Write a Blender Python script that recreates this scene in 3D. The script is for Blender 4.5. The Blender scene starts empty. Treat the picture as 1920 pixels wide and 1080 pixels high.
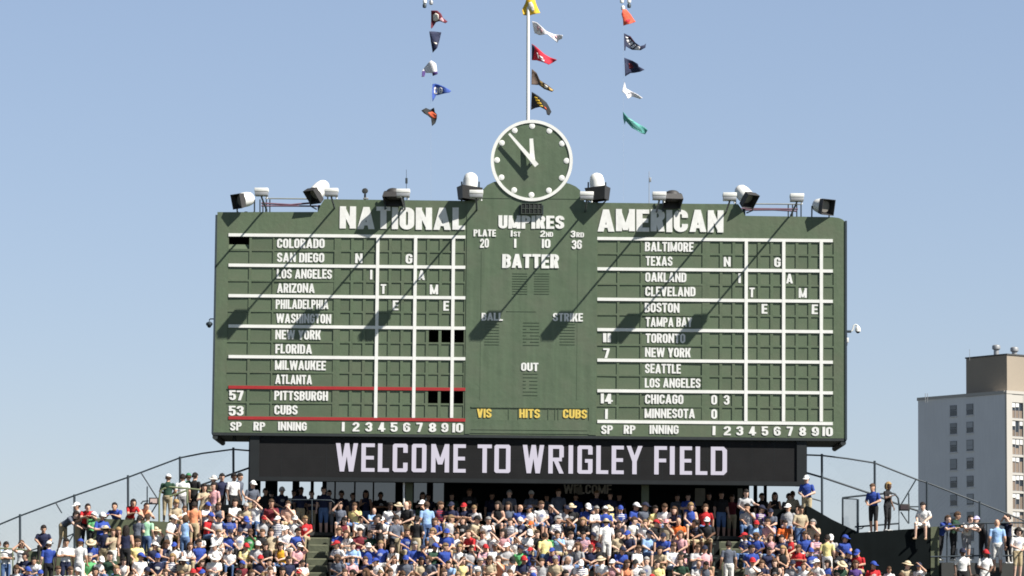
import bpy, bmesh, math, random
from mathutils import Vector, Matrix, Euler, noise

# ------------------------------------------------------------------ camera, sky, sun, exposure
scene = bpy.context.scene
COL = scene.collection
R = math.radians
FPX = 6660.0                      # focal length in pixels of a 1920 wide picture
CAM = Vector((0.0, -130.0, 12.0))
PITCH, ROLL = R(6.0), R(0.54)
cam_data = bpy.data.cameras.new("camera")
cam = bpy.data.objects.new("camera", cam_data)
COL.objects.link(cam)
cam_data.sensor_width = 36.0
cam_data.lens = 36.0 * FPX / 1920.0
cam_data.clip_start = 0.5
cam_data.clip_end = 6000.0
CAM_M = Matrix.Rotation(R(90) + PITCH, 4, 'X') @ Matrix.Rotation(ROLL, 4, 'Z')
cam.matrix_world = Matrix.Translation(CAM) @ CAM_M
scene.camera = cam

SUN = Vector((1.6, -1.0, 2.0)).normalized()      # towards the sun
world = bpy.data.worlds.new("World")
scene.world = world
world.use_nodes = True
wn = world.node_tree.nodes
wl = world.node_tree.links
bg = wn["Background"]
sky = wn.new("ShaderNodeTexSky")
sky.sky_type = 'NISHITA'
sky.sun_disc = False
sky.sun_elevation = math.asin(SUN.z)
sky.sun_rotation = math.atan2(SUN.x, SUN.y)
sky.altitude = 200
sky.air_density = 1.0
sky.dust_density = 0.4
sky.ozone_density = 3.0
gam = wn.new("ShaderNodeGamma"); gam.inputs[1].default_value = 0.6     # hazy noon: the gradient is gentle
wl.new(sky.outputs[0], gam.inputs[0])
tint = wn.new("ShaderNodeVectorMath"); tint.operation = 'MULTIPLY'; tint.inputs[1].default_value = (1.0, 1.03, 1.17)
wl.new(gam.outputs[0], tint.inputs[0])
gc = wn.new("ShaderNodeTexCoord"); sep = wn.new("ShaderNodeSeparateXYZ"); wl.new(gc.outputs["Generated"], sep.inputs[0])
zen = wn.new("ShaderNodeMapRange"); zen.interpolation_type = 'SMOOTHSTEP'      # deeper blue overhead
zen.inputs[1].default_value = .19; zen.inputs[2].default_value = .6; zen.inputs[3].default_value = 1.0; zen.inputs[4].default_value = .25
wl.new(sep.outputs["Z"], zen.inputs[0])
deep = wn.new("ShaderNodeVectorMath"); deep.operation = 'SCALE'
wl.new(tint.outputs[0], deep.inputs[0]); wl.new(zen.outputs[0], deep.inputs["Scale"])
wl.new(deep.outputs[0], bg.inputs[0])
bg.inputs[1].default_value = 0.116

sun_data = bpy.data.lights.new("sun", 'SUN')
sun_data.energy = 5.0
sun_data.angle = R(0.53)
sun_data.color = (1.0, 0.955, 0.88)
sun = bpy.data.objects.new("sun", sun_data)
COL.objects.link(sun)
sun.rotation_euler = SUN.to_track_quat('Z', 'Y').to_euler()
sun.location = (60, -60, 90)

scene.view_settings.view_transform = 'Standard'
scene.view_settings.look = 'None'
scene.view_settings.exposure = 0.86
scene.view_settings.gamma = 1.0
scene.cycles.max_bounces = 6
scene.cycles.filter_width = 1.75
scene.cycles.transparent_max_bounces = 8

# ------------------------------------------------------------------ measuring: a picture point on a plane of known depth
def P(px, py, Y=0.0):
    d = CAM_M.to_3x3() @ Vector(((px - 960.0) / FPX, -(py - 540.0) / FPX, -1.0))
    t = (Y - CAM.y) / d.y
    return CAM + d * t
def PX(px, py, Y=0.0): return P(px, py, Y).x
def PZ(px, py, Y=0.0): return P(px, py, Y).z
PPM = 1.0 / (PX(961, 540) - PX(960, 540))

rng = random.Random(7)

# ------------------------------------------------------------------ materials
def lin(r, g, b):
    f = lambda c: c / 12.92 if c <= 0.04045 else ((c + 0.055) / 1.055) ** 2.4
    return (f(r / 255), f(g / 255), f(b / 255))

def material(name, col, rough=0.6, var=0.0, scale=3.0, bump=0.0, bscale=20.0, metal=0.0, objvar=0.0,
             streak=0.0, emit=None, estr=0.0, spec=0.5, dirt=None):
    m = bpy.data.materials.new(name)
    m.use_nodes = True
    nt = m.node_tree
    N, L = nt.nodes, nt.links
    b = N["Principled BSDF"]
    b.inputs["Roughness"].default_value = rough
    b.inputs["Metallic"].default_value = metal
    b.inputs["Specular IOR Level"].default_value = spec
    tc = N.new("ShaderNodeTexCoord")
    rgb = N.new("ShaderNodeRGB"); rgb.outputs[0].default_value = (*col, 1)
    out = rgb.outputs[0]
    def modulate(out, fac, amount):
        mr = N.new("ShaderNodeMapRange")
        mr.inputs[1].default_value = 0.25; mr.inputs[2].default_value = 0.75
        mr.inputs[3].default_value = 1 - amount; mr.inputs[4].default_value = 1 + amount
        L.new(fac, mr.inputs[0])
        mx = N.new("ShaderNodeVectorMath"); mx.operation = 'SCALE'
        L.new(out, mx.inputs[0]); L.new(mr.outputs[0], mx.inputs["Scale"])
        return mx.outputs[0]
    if var:
        nz = N.new("ShaderNodeTexNoise"); nz.inputs["Scale"].default_value = scale
        nz.inputs["Detail"].default_value = 5
        L.new(tc.outputs["Object"], nz.inputs["Vector"])
        out = modulate(out, nz.outputs[0], var)
    if streak:
        mp = N.new("ShaderNodeMapping"); mp.inputs["Scale"].default_value = (2.2, 2.2, 0.16)
        L.new(tc.outputs["Object"], mp.inputs[0])
        nz = N.new("ShaderNodeTexNoise"); nz.inputs["Scale"].default_value = 2.0; nz.inputs["Detail"].default_value = 6
        L.new(mp.outputs[0], nz.inputs["Vector"])
        out = modulate(out, nz.outputs[0], streak)
    if dirt:
        nz = N.new("ShaderNodeTexNoise"); nz.inputs["Scale"].default_value = 0.9; nz.inputs["Detail"].default_value = 3
        L.new(tc.outputs["Object"], nz.inputs["Vector"])
        mr = N.new("ShaderNodeMapRange"); mr.inputs[1].default_value = .45; mr.inputs[2].default_value = .7
        mr.inputs[3].default_value = 0; mr.inputs[4].default_value = .55
        L.new(nz.outputs[0], mr.inputs[0])
        mx = N.new("ShaderNodeMix"); mx.data_type = 'RGBA'
        L.new(mr.outputs[0], mx.inputs[0]); L.new(out, mx.inputs[6]); mx.inputs[7].default_value = (*dirt, 1)
        out = mx.outputs[2]
    if objvar:
        oi = N.new("ShaderNodeObjectInfo")
        mr = N.new("ShaderNodeMapRange")
        mr.inputs[3].default_value = 1 - objvar; mr.inputs[4].default_value = 1 + objvar
        L.new(oi.outputs["Random"], mr.inputs[0])
        mx = N.new("ShaderNodeVectorMath"); mx.operation = 'SCALE'
        L.new(out, mx.inputs[0]); L.new(mr.outputs[0], mx.inputs["Scale"])
        out = mx.outputs[0]
    L.new(out, b.inputs["Base Color"])
    if bump:
        nz = N.new("ShaderNodeTexNoise"); nz.inputs["Scale"].default_value = bscale; nz.inputs["Detail"].default_value = 4
        L.new(tc.outputs["Object"], nz.inputs["Vector"])
        bp = N.new("ShaderNodeBump"); bp.inputs["Strength"].default_value = bump; bp.inputs["Distance"].default_value = 0.05
        L.new(nz.outputs[0], bp.inputs["Height"]); L.new(bp.outputs[0], b.inputs["Normal"])
    if emit:
        b.inputs["Emission Color"].default_value = (*emit, 1)
        b.inputs["Emission Strength"].default_value = estr
    return m

def attr_material(name, attr, rough=0.8, bump=0.0, bscale=14.0, var=0.1, spec=0.25, sss=0.0):
    """cloth, skin or hair whose own colour is a property of the person that wears it"""
    m = bpy.data.materials.new(name); m.use_nodes = True
    N, L = m.node_tree.nodes, m.node_tree.links
    b = N["Principled BSDF"]; b.inputs["Roughness"].default_value = rough
    b.inputs["Specular IOR Level"].default_value = spec
    a = N.new("ShaderNodeAttribute"); a.attribute_type = 'OBJECT'; a.attribute_name = attr
    tc = N.new("ShaderNodeTexCoord")
    nz = N.new("ShaderNodeTexNoise"); nz.inputs["Scale"].default_value = bscale; nz.inputs["Detail"].default_value = 3
    L.new(tc.outputs["Object"], nz.inputs["Vector"])
    mr = N.new("ShaderNodeMapRange"); mr.inputs[1].default_value = .3; mr.inputs[2].default_value = .7
    mr.inputs[3].default_value = 1 - var; mr.inputs[4].default_value = 1 + var
    L.new(nz.outputs[0], mr.inputs[0])
    mx = N.new("ShaderNodeVectorMath"); mx.operation = 'SCALE'
    L.new(a.outputs["Color"], mx.inputs[0]); L.new(mr.outputs[0], mx.inputs["Scale"])
    L.new(mx.outputs[0], b.inputs["Base Color"])
    if bump:
        bp = N.new("ShaderNodeBump"); bp.inputs["Strength"].default_value = bump; bp.inputs["Distance"].default_value = 0.04
        L.new(nz.outputs[0], bp.inputs["Height"]); L.new(bp.outputs[0], b.inputs["Normal"])
    return m

GREEN = (0.096, 0.133, 0.078)
M = {}
M['green'] = material('green_board_paint', GREEN, .55, .09, 1.1, .16, 6, streak=.11, dirt=(0.112, 0.122, 0.082))
M['green_center'] = material('green_sheet_metal_paint', (0.093, 0.132, 0.079), .5, .11, .9, .3, 2.4, streak=.15, dirt=(.105,.118,.082))
M['green_panel'] = material('green_number_panel_paint', (0.096, 0.131, 0.078), .55, .08, 3, .06, 12, objvar=.10, dirt=(0.112, 0.126, 0.082))
M['green_frame'] = material('green_slat_paint', (0.075, 0.112, 0.064), .6, .1, 4)
M['white'] = material('white_sign_paint', (.78, .78, .75), .5, .06, 3)
M['white_letter'] = material('white_letter_paint', (.76, .76, .74), .55, .09, 5, streak=.06)
M['red'] = material('red_line_paint', (.36, .022, .024), .5, .08, 5)
M['yellow'] = material('yellow_letter_paint', (.72, .53, .11), .55, .05, 8)
M['dark'] = material('dark_interior_paint', (.012, .015, .016), .8, .2, 3)
M['soffit'] = material('dark_soffit_steel', (.02, .026, .028), .7, .2, 3)
M['screen'] = material('screen_black_plastic', (.017, .017, .018), .85, .12, 2, .2, 60, spec=.15)
M['screen_frame'] = material('screen_frame_steel', (.014, .017, .019), .65, .15, 2, spec=.3)
M['led'] = material('lit_screen_dots', (.02, .02, .02), .8, emit=(.70, .655, .76), estr=.52)
M['lamp_white'] = material('white_lamp_enamel', (.74, .74, .71), .4, .07, 6, streak=.08)
M['lamp_dark'] = material('dark_lamp_shield', (.035, .034, .034), .6, .15, 6)
M['lens'] = material('grey_lamp_lens', (.20, .19, .17), .3, .1, 6)
M['steel'] = material('dark_painted_steel', (.030, .044, .056), .5, .15, 5)
M['galv'] = material('galvanised_steel', (.34, .35, .36), .5, .1, 6, metal=.4)
M['pinkpipe'] = material('faded_purple_pipe', (.16, .085, .12), .5, .15, 6)
M['greypipe'] = material('grey_pipe', (.26, .28, .27), .5, .1, 6)
M['olive'] = material('olive_wall_paint', (.095, .110, .062), .7, .12, 1.5, .15, 8, streak=.12)
M['olive_step'] = material('olive_step_paint', (.085, .095, .060), .75, .18, 2.5, .2, 10)
M['olive_pipe'] = material('olive_pipe_paint', (.17, .20, .11), .5, .1, 5)
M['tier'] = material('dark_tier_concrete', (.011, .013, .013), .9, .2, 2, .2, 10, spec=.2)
M['bench'] = material('dark_green_bench', (.030, .042, .036), .6, .2, 3)
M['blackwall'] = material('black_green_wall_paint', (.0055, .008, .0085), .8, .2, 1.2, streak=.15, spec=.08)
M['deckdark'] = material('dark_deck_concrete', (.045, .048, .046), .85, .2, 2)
M['nosing'] = material('step_edge_paint', (.19,.20,.13), .7, .2, 4)
M['halyard'] = material('pale_rope', (.5, .5, .5), .8)

# ------------------------------------------------------------------ object helpers
def link(name, me, mat, parent=None):
    o = bpy.data.objects.new(name, me)
    COL.objects.link(o)
    if mat is not None and not me.materials:
        for mm in (mat if isinstance(mat, (list, tuple)) else [mat]):
            me.materials.append(mm)
    if parent is not None:
        o.parent = parent
        o.matrix_parent_inverse = parent.matrix_world.inverted()
    return o

def tag(o, label=None, cat=None, group=None, kind=None):
    if label: o["label"] = label
    if cat: o["category"] = cat
    if group: o["group"] = group
    if kind: o["kind"] = kind
    return o

def empty(name, loc, label, cat, group=None):
    o = bpy.data.objects.new(name, None)
    COL.objects.link(o)
    o.location = loc
    o.matrix_world = Matrix.Translation(Vector(loc))
    o.empty_display_size = .2
    return tag(o, label, cat, group)

class MB:
    """collects shapes for one mesh object"""
    def __init__(self): self.bm = bmesh.new()
    def quad(self, *pts, mi=0):
        f = self.bm.faces.new([self.bm.verts.new(p) for p in pts]); f.material_index = mi; return f
    def box(self, a, b, mi=0, bevel=0):
        x0, x1 = sorted((a[0], b[0])); y0, y1 = sorted((a[1], b[1])); z0, z1 = sorted((a[2], b[2]))
        v = [self.bm.verts.new(p) for p in ((x0,y0,z0),(x1,y0,z0),(x1,y1,z0),(x0,y1,z0),(x0,y0,z1),(x1,y0,z1),(x1,y1,z1),(x0,y1,z1))]
        fs = []
        for q in ((0,3,2,1),(4,5,6,7),(0,1,5,4),(1,2,6,5),(2,3,7,6),(3,0,4,7)):
            f = self.bm.faces.new([v[i] for i in q]); f.material_index = mi; fs.append(f)
        if bevel:
            es = list({e for f in fs for e in f.edges})
            bmesh.ops.bevel(self.bm, geom=es, offset=bevel, segments=2, affect='EDGES', profile=.5)
        return self
    def obox(self, M4, size, mi=0):
        sx, sy, sz = [s / 2 for s in size]
        v = [self.bm.verts.new(M4 @ Vector(p)) for p in ((-sx,-sy,-sz),(sx,-sy,-sz),(sx,sy,-sz),(-sx,sy,-sz),(-sx,-sy,sz),(sx,-sy,sz),(sx,sy,sz),(-sx,sy,sz))]
        for q in ((0,3,2,1),(4,5,6,7),(0,1,5,4),(1,2,6,5),(2,3,7,6),(3,0,4,7)):
            self.bm.faces.new([v[i] for i in q]).material_index = mi
        return self
    def tube(self, pts, r, n=8, mi=0, cap=True):
        pts = [Vector(p) for p in pts]
        rs = r if isinstance(r, (list, tuple)) else [r] * len(pts)
        rings = []
        ref = None
        for i, p in enumerate(pts):
            t = (pts[min(i+1, len(pts)-1)] - pts[max(i-1, 0)]).normalized()
            if ref is None:
                ref = Vector((0,0,1)) if abs(t.z) < .9 else Vector((1,0,0))
            u = t.cross(ref).normalized(); w = t.cross(u).normalized()
            ref = -t.cross(u) if False else ref
            rings.append([self.bm.verts.new(p + (u*math.cos(2*math.pi*k/n) + w*math.sin(2*math.pi*k/n)) * rs[i]) for k in range(n)])
        for a, b in zip(rings, rings[1:]):
            for k in range(n):
                f = self.bm.faces.new((a[k], a[(k+1)%n], b[(k+1)%n], b[k])); f.material_index = mi; f.smooth = True
        if cap:
            self.bm.faces.new(rings[0][::-1]).material_index = mi
            self.bm.faces.new(rings[-1]).material_index = mi
        return self
    def lathe(self, M4, prof, n=24, mi=0):
        """profile of (radius, height) about local z"""
        rings = []
        for r, h in prof:
            rings.append([self.bm.verts.new(M4 @ Vector((r*math.cos(2*math.pi*k/n), r*math.sin(2*math.pi*k/n), h))) for k in range(n)])
        for a, b in zip(rings, rings[1:]):
            for k in range(n):
                f = self.bm.faces.new((a[k], a[(k+1)%n], b[(k+1)%n], b[k])); f.material_index = mi; f.smooth = True
        self.bm.faces.new(rings[0][::-1]).material_index = mi
        self.bm.faces.new(rings[-1]).material_index = mi
        return self
    def prism(self, xz, y0, y1, mi=0):
        """outline in x,z extruded from y0 to y1"""
        a = [self.bm.verts.new((x, y0, z)) for x, z in xz]
        b = [self.bm.verts.new((x, y1, z)) for x, z in xz]
        n = len(xz)
        self.bm.faces.new(a).material_index = mi
        self.bm.faces.new(b[::-1]).material_index = mi
        for k in range(n):
            self.bm.faces.new((a[k], b[k], b[(k+1)%n], a[(k+1)%n])).material_index = mi
        return self
    def build(self, name, mat, parent=None, recalc=True):
        if recalc: bmesh.ops.recalc_face_normals(self.bm, faces=self.bm.faces)
        me = bpy.data.meshes.new(name)
        self.bm.to_mesh(me); self.bm.free()
        me.set_sharp_from_angle(angle=R(38))
        return link(name, me, mat, parent)

def _arc(cx, cy, rx, ry, a0, a1, n=7):
    return [(cx + rx*math.cos(R(a0+(a1-a0)*k/n)), cy + ry*math.sin(R(a0+(a1-a0)*k/n))) for k in range(n+1)]
def gothic_glyph(ch, t):
    """heavy condensed sign-painter's capitals: (width, strokes); a stroke is a thick line or a filled quad"""
    h = t/2; hv = t*.84; q = hv/2
    w = dict(M=.70, W=.84, I=t, J=.46, L=.45, F=.45, E=.47, T=.50, N=.58, A=.62, V=.58, Y=.56, X=.56, K=.55).get(ch, .52)
    if ch == '1': return t, [('q', [(0,0),(t,0),(t,1),(0,1)])]
    w = max(w, t)
    if t > .23 and ch != 'I': w *= 1.12
    L_, R_, c = h, w-h, w/2; r = (w-t)/2; ry = min(r*1.15, .25)
    tb, bb = 1-q-ry, q+ry
    V = lambda x, a=0, b=1: ('q', [(x,a),(x+t,a),(x+t,b),(x,b)])
    H = lambda y, a, b: ('q', [(a,y),(b,y),(b,y+hv),(a,y+hv)])
    D = lambda xa, ya, xb, yb, f=1.08: ('q', [(xa,ya),(xa+t*f,ya),(xb+t*f,yb),(xb,yb)])
    f = 1.08*t
    def bowl(y0, y1, x0=0.0):
        rr = min((w-t)*.55, (y1-y0-hv)/2)
        return [H(y0, x0+t, w-h-rr), H(y1-hv, x0+t, w-h-rr),
                ('l', [(w-h-rr-.001, y1-q)] + _arc(w-h-rr, y1-q-rr, rr, rr, 90, 0, 5) + ([] if y1-y0-hv-2*rr < .02 else [(R_, y0+q+rr)]) + _arc(w-h-rr, y0+q+rr, rr, rr, 0, -90, 5) + [(w-h-rr-.001, y0+q)])]
    top = _arc(c, tb, r, ry, 0, 180, 10); topr = _arc(c, tb, r, ry, 180, 0, 10)
    bot = _arc(c, bb, r, ry, 180, 360, 10); botr = _arc(c, bb, r, ry, 360, 180, 10)
    G = {
     'A': [D(0,0,c-t*.5,1,1.0), D(w-t,0,c-t*.5,1,1.0), ('q', [(w*.22,.17),(w*.78,.17),(w*.78,.17+hv*.8),(w*.22,.17+hv*.8)])],
     'B': [V(0)] + bowl(.46-.0, 1) + bowl(0, .46+hv*.9),
     'C': [('l', [(R_,.64)] + top + bot + [(R_,.36)])],
     'D': [V(0)] + bowl(0, 1),
     'E': [V(0), H(0,t,w), H(1-hv,t,w), H(.5-q,t,w*.93)],
     'F': [V(0), H(1-hv,t,w), H(.48-q,t,w*.93)],
     'G': [('l', [(R_,.66)] + top + bot + [(R_,.50)]), H(.40, c, w)],
     'H': [V(0), V(w-t), H(.5-q,t,w-t)],
     'I': [V(0)],
     'J': [('l', [(R_,1)] + botr + [(L_,.32)])],
     'K': [V(0), D(t*.8,.36,w-f,1), D(w-f,0,t*1.05,.60)],
     'L': [V(0), H(0,t,w)],
     'M': [V(0), V(w-t), D(0,1,c-t*.41,.05,.82), D(w-t*.82,1,c-t*.41,.05,.82)],
     'N': [V(0), V(w-t), D(0,1,w-t*.8,0,.8)],
     'O': [('c', top + bot)],
     'P': [V(0)] + bowl(.42, 1),
     'R': [V(0)] + bowl(.44, 1) + [D(w-f,0,w*.36,.50)],
     'S': [('l', [(R_,.69)] + top + [(L_+.02,.60),(c,.50),(R_-.02,.40)] + _arc(c, bb, r, ry, 0, -180, 10) + [(L_,.31)])],
     'T': [V(c-h,0,1-hv), H(1-hv,0,w)],
     'U': [('l', [(L_,1)] + bot + [(R_,1)])],
     'V': [D(c-f/2,0,0,1), D(c-f/2,0,w-f,1)],
     'W': [D(w*.27-t*.45,0,0,1,.9), D(w*.27-t*.45,0,c-t*.45,1,.9), D(w*.73-t*.45,0,c-t*.45,1,.9), D(w*.73-t*.45,0,w-t*.9,1,.9)],
     'X': [D(0,0,w-f,1), D(w-f,0,0,1)],
     'Y': [D(c-f/2,.40,0,1), D(c-f/2,.40,w-f,1), V(c-h,0,.42)],
     'Z': [H(0,0,w), H(1-hv,0,w), D(0,hv*.8,w-f,1-hv*.8)],
     '0': [('c', top + bot)],
     '2': [('l', [(L_,.68)] + topr + [(R_-.02,.56),(L_+.03,.22),(L_,q*1.9)]), H(0,0,w)],
     '3': [('l', [(L_,.70)] + topr + [(R_-.01,.60),(c+.06,.52)]), ('l', [(c+.06,.52),(R_,.42)] + botr + [(L_,.30)]), H(.52-q, w*.38, c+.09)],
     '4': [V(w-t*1.55), H(.20,0,w), D(0,.24,w-t*1.55,1,.9)],
     '5': [H(1-hv, L_-h, w*.95), ('q', [(0,.46),(t,.46),(t*1.05,1-hv),(t*.1,1-hv)]), ('l', [(L_+.02,.52),(c,.60),(R_-.03,.54),(R_,.42)] + botr + [(L_,.31)])],
     '6': [('l', [(R_,.70)] + top + [(L_,.5)] + bot + [(R_,.40),(R_-.04,.53),(c,.57),(L_+.03,.52)])],
     '7': [H(1-hv,0,w), D(w*.20,0,w-f,1-hv)],
     '8': [('c', _arc(c,.75-q/2,r*.92,.25-q/2,0,360,18)[:-1]), ('c', _arc(c,.27,r,.27-q,0,360,18)[:-1])],
     '9': [('l', [(L_,.30)] + bot + [(R_,.5)] + top + [(L_,.60),(L_+.04,.47),(c,.43),(R_-.03,.48)])],
    }
    return w, G[ch]
def text_mesh(body, x0, x1, z0, z1, y, offset=.02, depth=.02):
    """raised lettering that fills a box on a plane facing the camera; offset sets the weight"""
    t = .155 + offset*.85
    sp = .055
    strokes = []; x = 0.0
    for ch in body:
        if ch == ' ': x += .27; continue
        w, G = gothic_glyph(ch, t)
        if x: x += sp
        jz = rng.uniform(-.018, .018) if len(body) > 1 else 0.0; js = rng.uniform(-.012, .012)
        for kind, pts in G: strokes.append((kind, [(px+x+js*(py-.5), py+jz) for px, py in pts]))
        x += w
    sx_, sz_ = (x1-x0)/x, (z1-z0)
    bm = bmesh.new(); e = 0.0
    def put(quads):
        yf = y - depth - e
        for k, qd in enumerate(quads):
            bm.faces.new([bm.verts.new((x0+px*sx_, yf, z0+pz*sz_)) for px, pz in qd])
    def sides(loop):
        yf = y - depth - e
        for a, b in zip(loop, loop[1:] + loop[:1]):
            bm.faces.new([bm.verts.new((x0+p[0]*sx_, yy, z0+p[1]*sz_)) for p, yy in ((a,yf),(a,y),(b,y),(b,yf))])
    for kind, pts in strokes:
        e += .0006
        if kind == 'q':
            ar = sum(a[0]*b[1]-b[0]*a[1] for a, b in zip(pts, pts[1:]+pts[:1]))
            if ar < 0: pts = pts[::-1]
            put([pts]); sides(pts)
        else:
            n = len(pts); lf, rg = [], []
            for i in range(n):
                a = pts[i-1] if (i or kind == 'c') else pts[i]; b = pts[(i+1) % n] if (i < n-1 or kind == 'c') else pts[i]
                dx, dz = b[0]-a[0], b[1]-a[1]; d_ = math.hypot(dx, dz) or 1
                nx, nz = -dz/d_, dx/d_
                hx, hz = t/2*nx, t*.84/2*nz
                lf.append((pts[i][0]+hx, pts[i][1]+hz)); rg.append((pts[i][0]-hx, pts[i][1]-hz))
            m_ = n if kind == 'c' else n-1
            put([[rg[i], rg[(i+1)%n], lf[(i+1)%n], lf[i]] for i in range(m_)])
            if kind == 'c': sides(lf); sides(rg[::-1])
            else: sides(rg + lf[::-1])
    bmesh.ops.recalc_face_normals(bm, faces=bm.faces)
    me = bpy.data.meshes.new("lettering"); bm.to_mesh(me); bm.free()
    return me

def text_px(body, pxl, pxr, pyt, pyb, Y, mat, parent, offset=.02, depth=.02, name='lettering'):
    pm = (pxl + pxr) / 2; ym = (pyt + pyb) / 2
    me = text_mesh(body, PX(pxl, ym, Y), PX(pxr, ym, Y), PZ(pm, pyb, Y), PZ(pm, pyt, Y), Y, offset, depth)
    return link(name, me, mat, parent)

# ------------------------------------------------------------------ ground
g = MB(); g.quad((-2500,-600,0),(2500,-600,0),(2500,4000,0),(-2500,4000,0))
tag(g.build('ground', material('ground_asphalt_and_grass', (.032, .036, .028), .9, .35, .02, .2, 3)), kind='structure')
f = MB(); f.quad((-70,-135,.02),(70,-135,.02),(70,-16,.02),(-70,-16,.02))
tag(f.build('playing_field', material('mown_grass', (.030, .050, .016), .9, .2, .15, .3, 8)), kind='structure')

# ================================================================== SCOREBOARD
ZB = PZ(700, 813.5)                          # bottom edge
XL, XR = PX(404, 600), PX(1584.5, 600)
sb = empty('scoreboard', ((XL+XR)/2, 0, ZB), 'large green hand-operated baseball scoreboard with two white-lined leagues of team names', 'scoreboard')

def rowz(py): return PZ(520, py)             # heights measured down the left team-name column
ROWS = []
for i in range(6):
    t = 444.3 + 57.15*i
    ROWS += [(rowz(t), rowz(t+23.3)), (rowz(t+26.7), rowz(t+50.0))]
Z_HEAD = rowz(436)
Z_FOOT = ROWS[-1][1]
class Side: pass
def side(pxSP, pxRP, pxNM, px0, step, ref):
    s = Side()
    s.SP = [PX(p, ref) for p in pxSP]; s.RP = [PX(p, ref) for p in pxRP]; s.NM = [PX(p, ref) for p in pxNM]
    s.IN = [(PX(px0 + step*j - 9.2, ref), PX(px0 + step*j + 9.2, ref)) for j in range(10)]
    s.cols = [tuple(s.SP), tuple(s.RP), tuple(s.NM)] + s.IN
    return s
LS = side((428.5,467.3),(472,511.5),(514.2,627), 648.8, 23.72, 475)
RS = side((1120.6,1157.6),(1162,1201.2),(1204.2,1317), 1340.3, 23.72, 482)

# face: a lattice with holes for every panel
zs = sorted({ZB, Z_HEAD} | {z for r in ROWS for z in r})
xs_ = sorted({XL, XR} | {x for s in (LS, RS) for c in s.cols for x in c})
slot = (PX(881, 780), PX(1104, 780), PZ(990, 764), PZ(990, 788))
holes = [(c[0], c[1], r[1], r[0]) for s in (LS, RS) for c in s.cols for r in ROWS]
fb = MB()
bmf = fb.bm
vc = {}
def fv(x, y, z):
    k = (round(x,4), round(y,4), round(z,4))
    if k not in vc: vc[k] = bmf.verts.new((x, y, z))
    return vc[k]
def hole_at(x, z):
    for h in holes:
        if h[0] < x < h[1] and h[2] < z < h[3]: return True
    return False
HOLE = {}
for a in range(len(xs_)-1):
    for b in range(len(zs)-1):
        HOLE[a, b] = hole_at((xs_[a]+xs_[a+1])/2, (zs[b]+zs[b+1])/2)
TH = .10
for (a, b), h in HOLE.items():
    x0, x1, z0, z1 = xs_[a], xs_[a+1], zs[b], zs[b+1]
    if not h:
        bmf.faces.new((fv(x0,0,z0), fv(x1,0,z0), fv(x1,0,z1), fv(x0,0,z1)))
    else:
        if not HOLE.get((a-1,b), False): bmf.faces.new((fv(x0,0,z0), fv(x0,0,z1), fv(x0,TH,z1), fv(x0,TH,z0)))
        if not HOLE.get((a+1,b), False): bmf.faces.new((fv(x1,0,z0), fv(x1,TH,z0), fv(x1,TH,z1), fv(x1,0,z1)))
        if not HOLE.get((a,b-1), False): bmf.faces.new((fv(x0,0,z0), fv(x0,TH,z0), fv(x1,TH,z0), fv(x1,0,z0)))
        if not HOLE.get((a,b+1), False): bmf.faces.new((fv(x0,0,z1), fv(x1,0,z1), fv(x1,TH,z1), fv(x0,TH,z1)))
fb.build('face_board', M['green'], sb, recalc=False)

# header with the stepped top edge
def bp(px, py): p = P(px, py); return (p.x, p.z)
top = [bp(407.5,397.5), bp(425,397.6), bp(596,397.3), bp(601,385), bp(608,373.5), bp(700,374.5), bp(868,376.5), bp(1122,380), bp(1300,382), bp(1384,382.6), bp(1390,391), bp(1397,404.6), bp(1560,407), bp(1572,408.5), bp(1579,411), bp(1583,415.5)]
top[0] = (XL, top[0][1]); top[-1] = (XR, top[-1][1])
hd = MB()
hd.prism([(XR, Z_HEAD), (XL, Z_HEAD)] + top, 0, .28)
hd.build('header_board', M['green'], sb)
# dark edge trim down both sides, housing behind
hs = MB()
ZT = min(top[0][1], top[-1][1]) - .02
hs.box((XL+.004, .13, ZB+.004), (XL+.1, 4.2, ZT)); hs.box((XR-.1, .13, ZB+.004), (XR-.004, 4.2, ZT))
hs.box((XL+.1, 4.1, ZB+.004), (XR-.1, 4.2, ZT)); hs.box((XL+.1, .3, ZT-.12), (XR-.1, 4.1, ZT-.02))
hs.box((XL+.1, .13, ZB-.02+.03), (XR-.1, 4.1, ZB+.09))
hs.build('housing', M['soffit'], sb)
for x, s in ((XL, -1), (XR, 1)):
    tr = MB(); tr.box((x, -.03, ZB-.05), (x + s*.07, .25, ZT+.05)); tr.build('edge_trim', M['steel'], sb)
sf = MB()
sf.box((XL-.05, .0, ZB-.10), (XR+.05, 3.9, ZB-.004))
sf.build('soffit', M['soffit'], sb)
for x, s in ((XL+.06, 1), (XR-.06, -1)):
    c = MB(); c.tube([(x, .02, ZB-.17), (x, 3.6, ZB-.17)], .10, 10)
    c.build('corner_beam', M['soffit'], sb)
for px in (438,):
    c = MB(); p = P(px, 819); c.lathe(Matrix.Translation((p.x, .4, ZB-.30)), [(.02,0),(.07,.03),(.08,.1),(.05,.2)], 12)
    c.build('under_lamp', M['dark'], sb)

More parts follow.
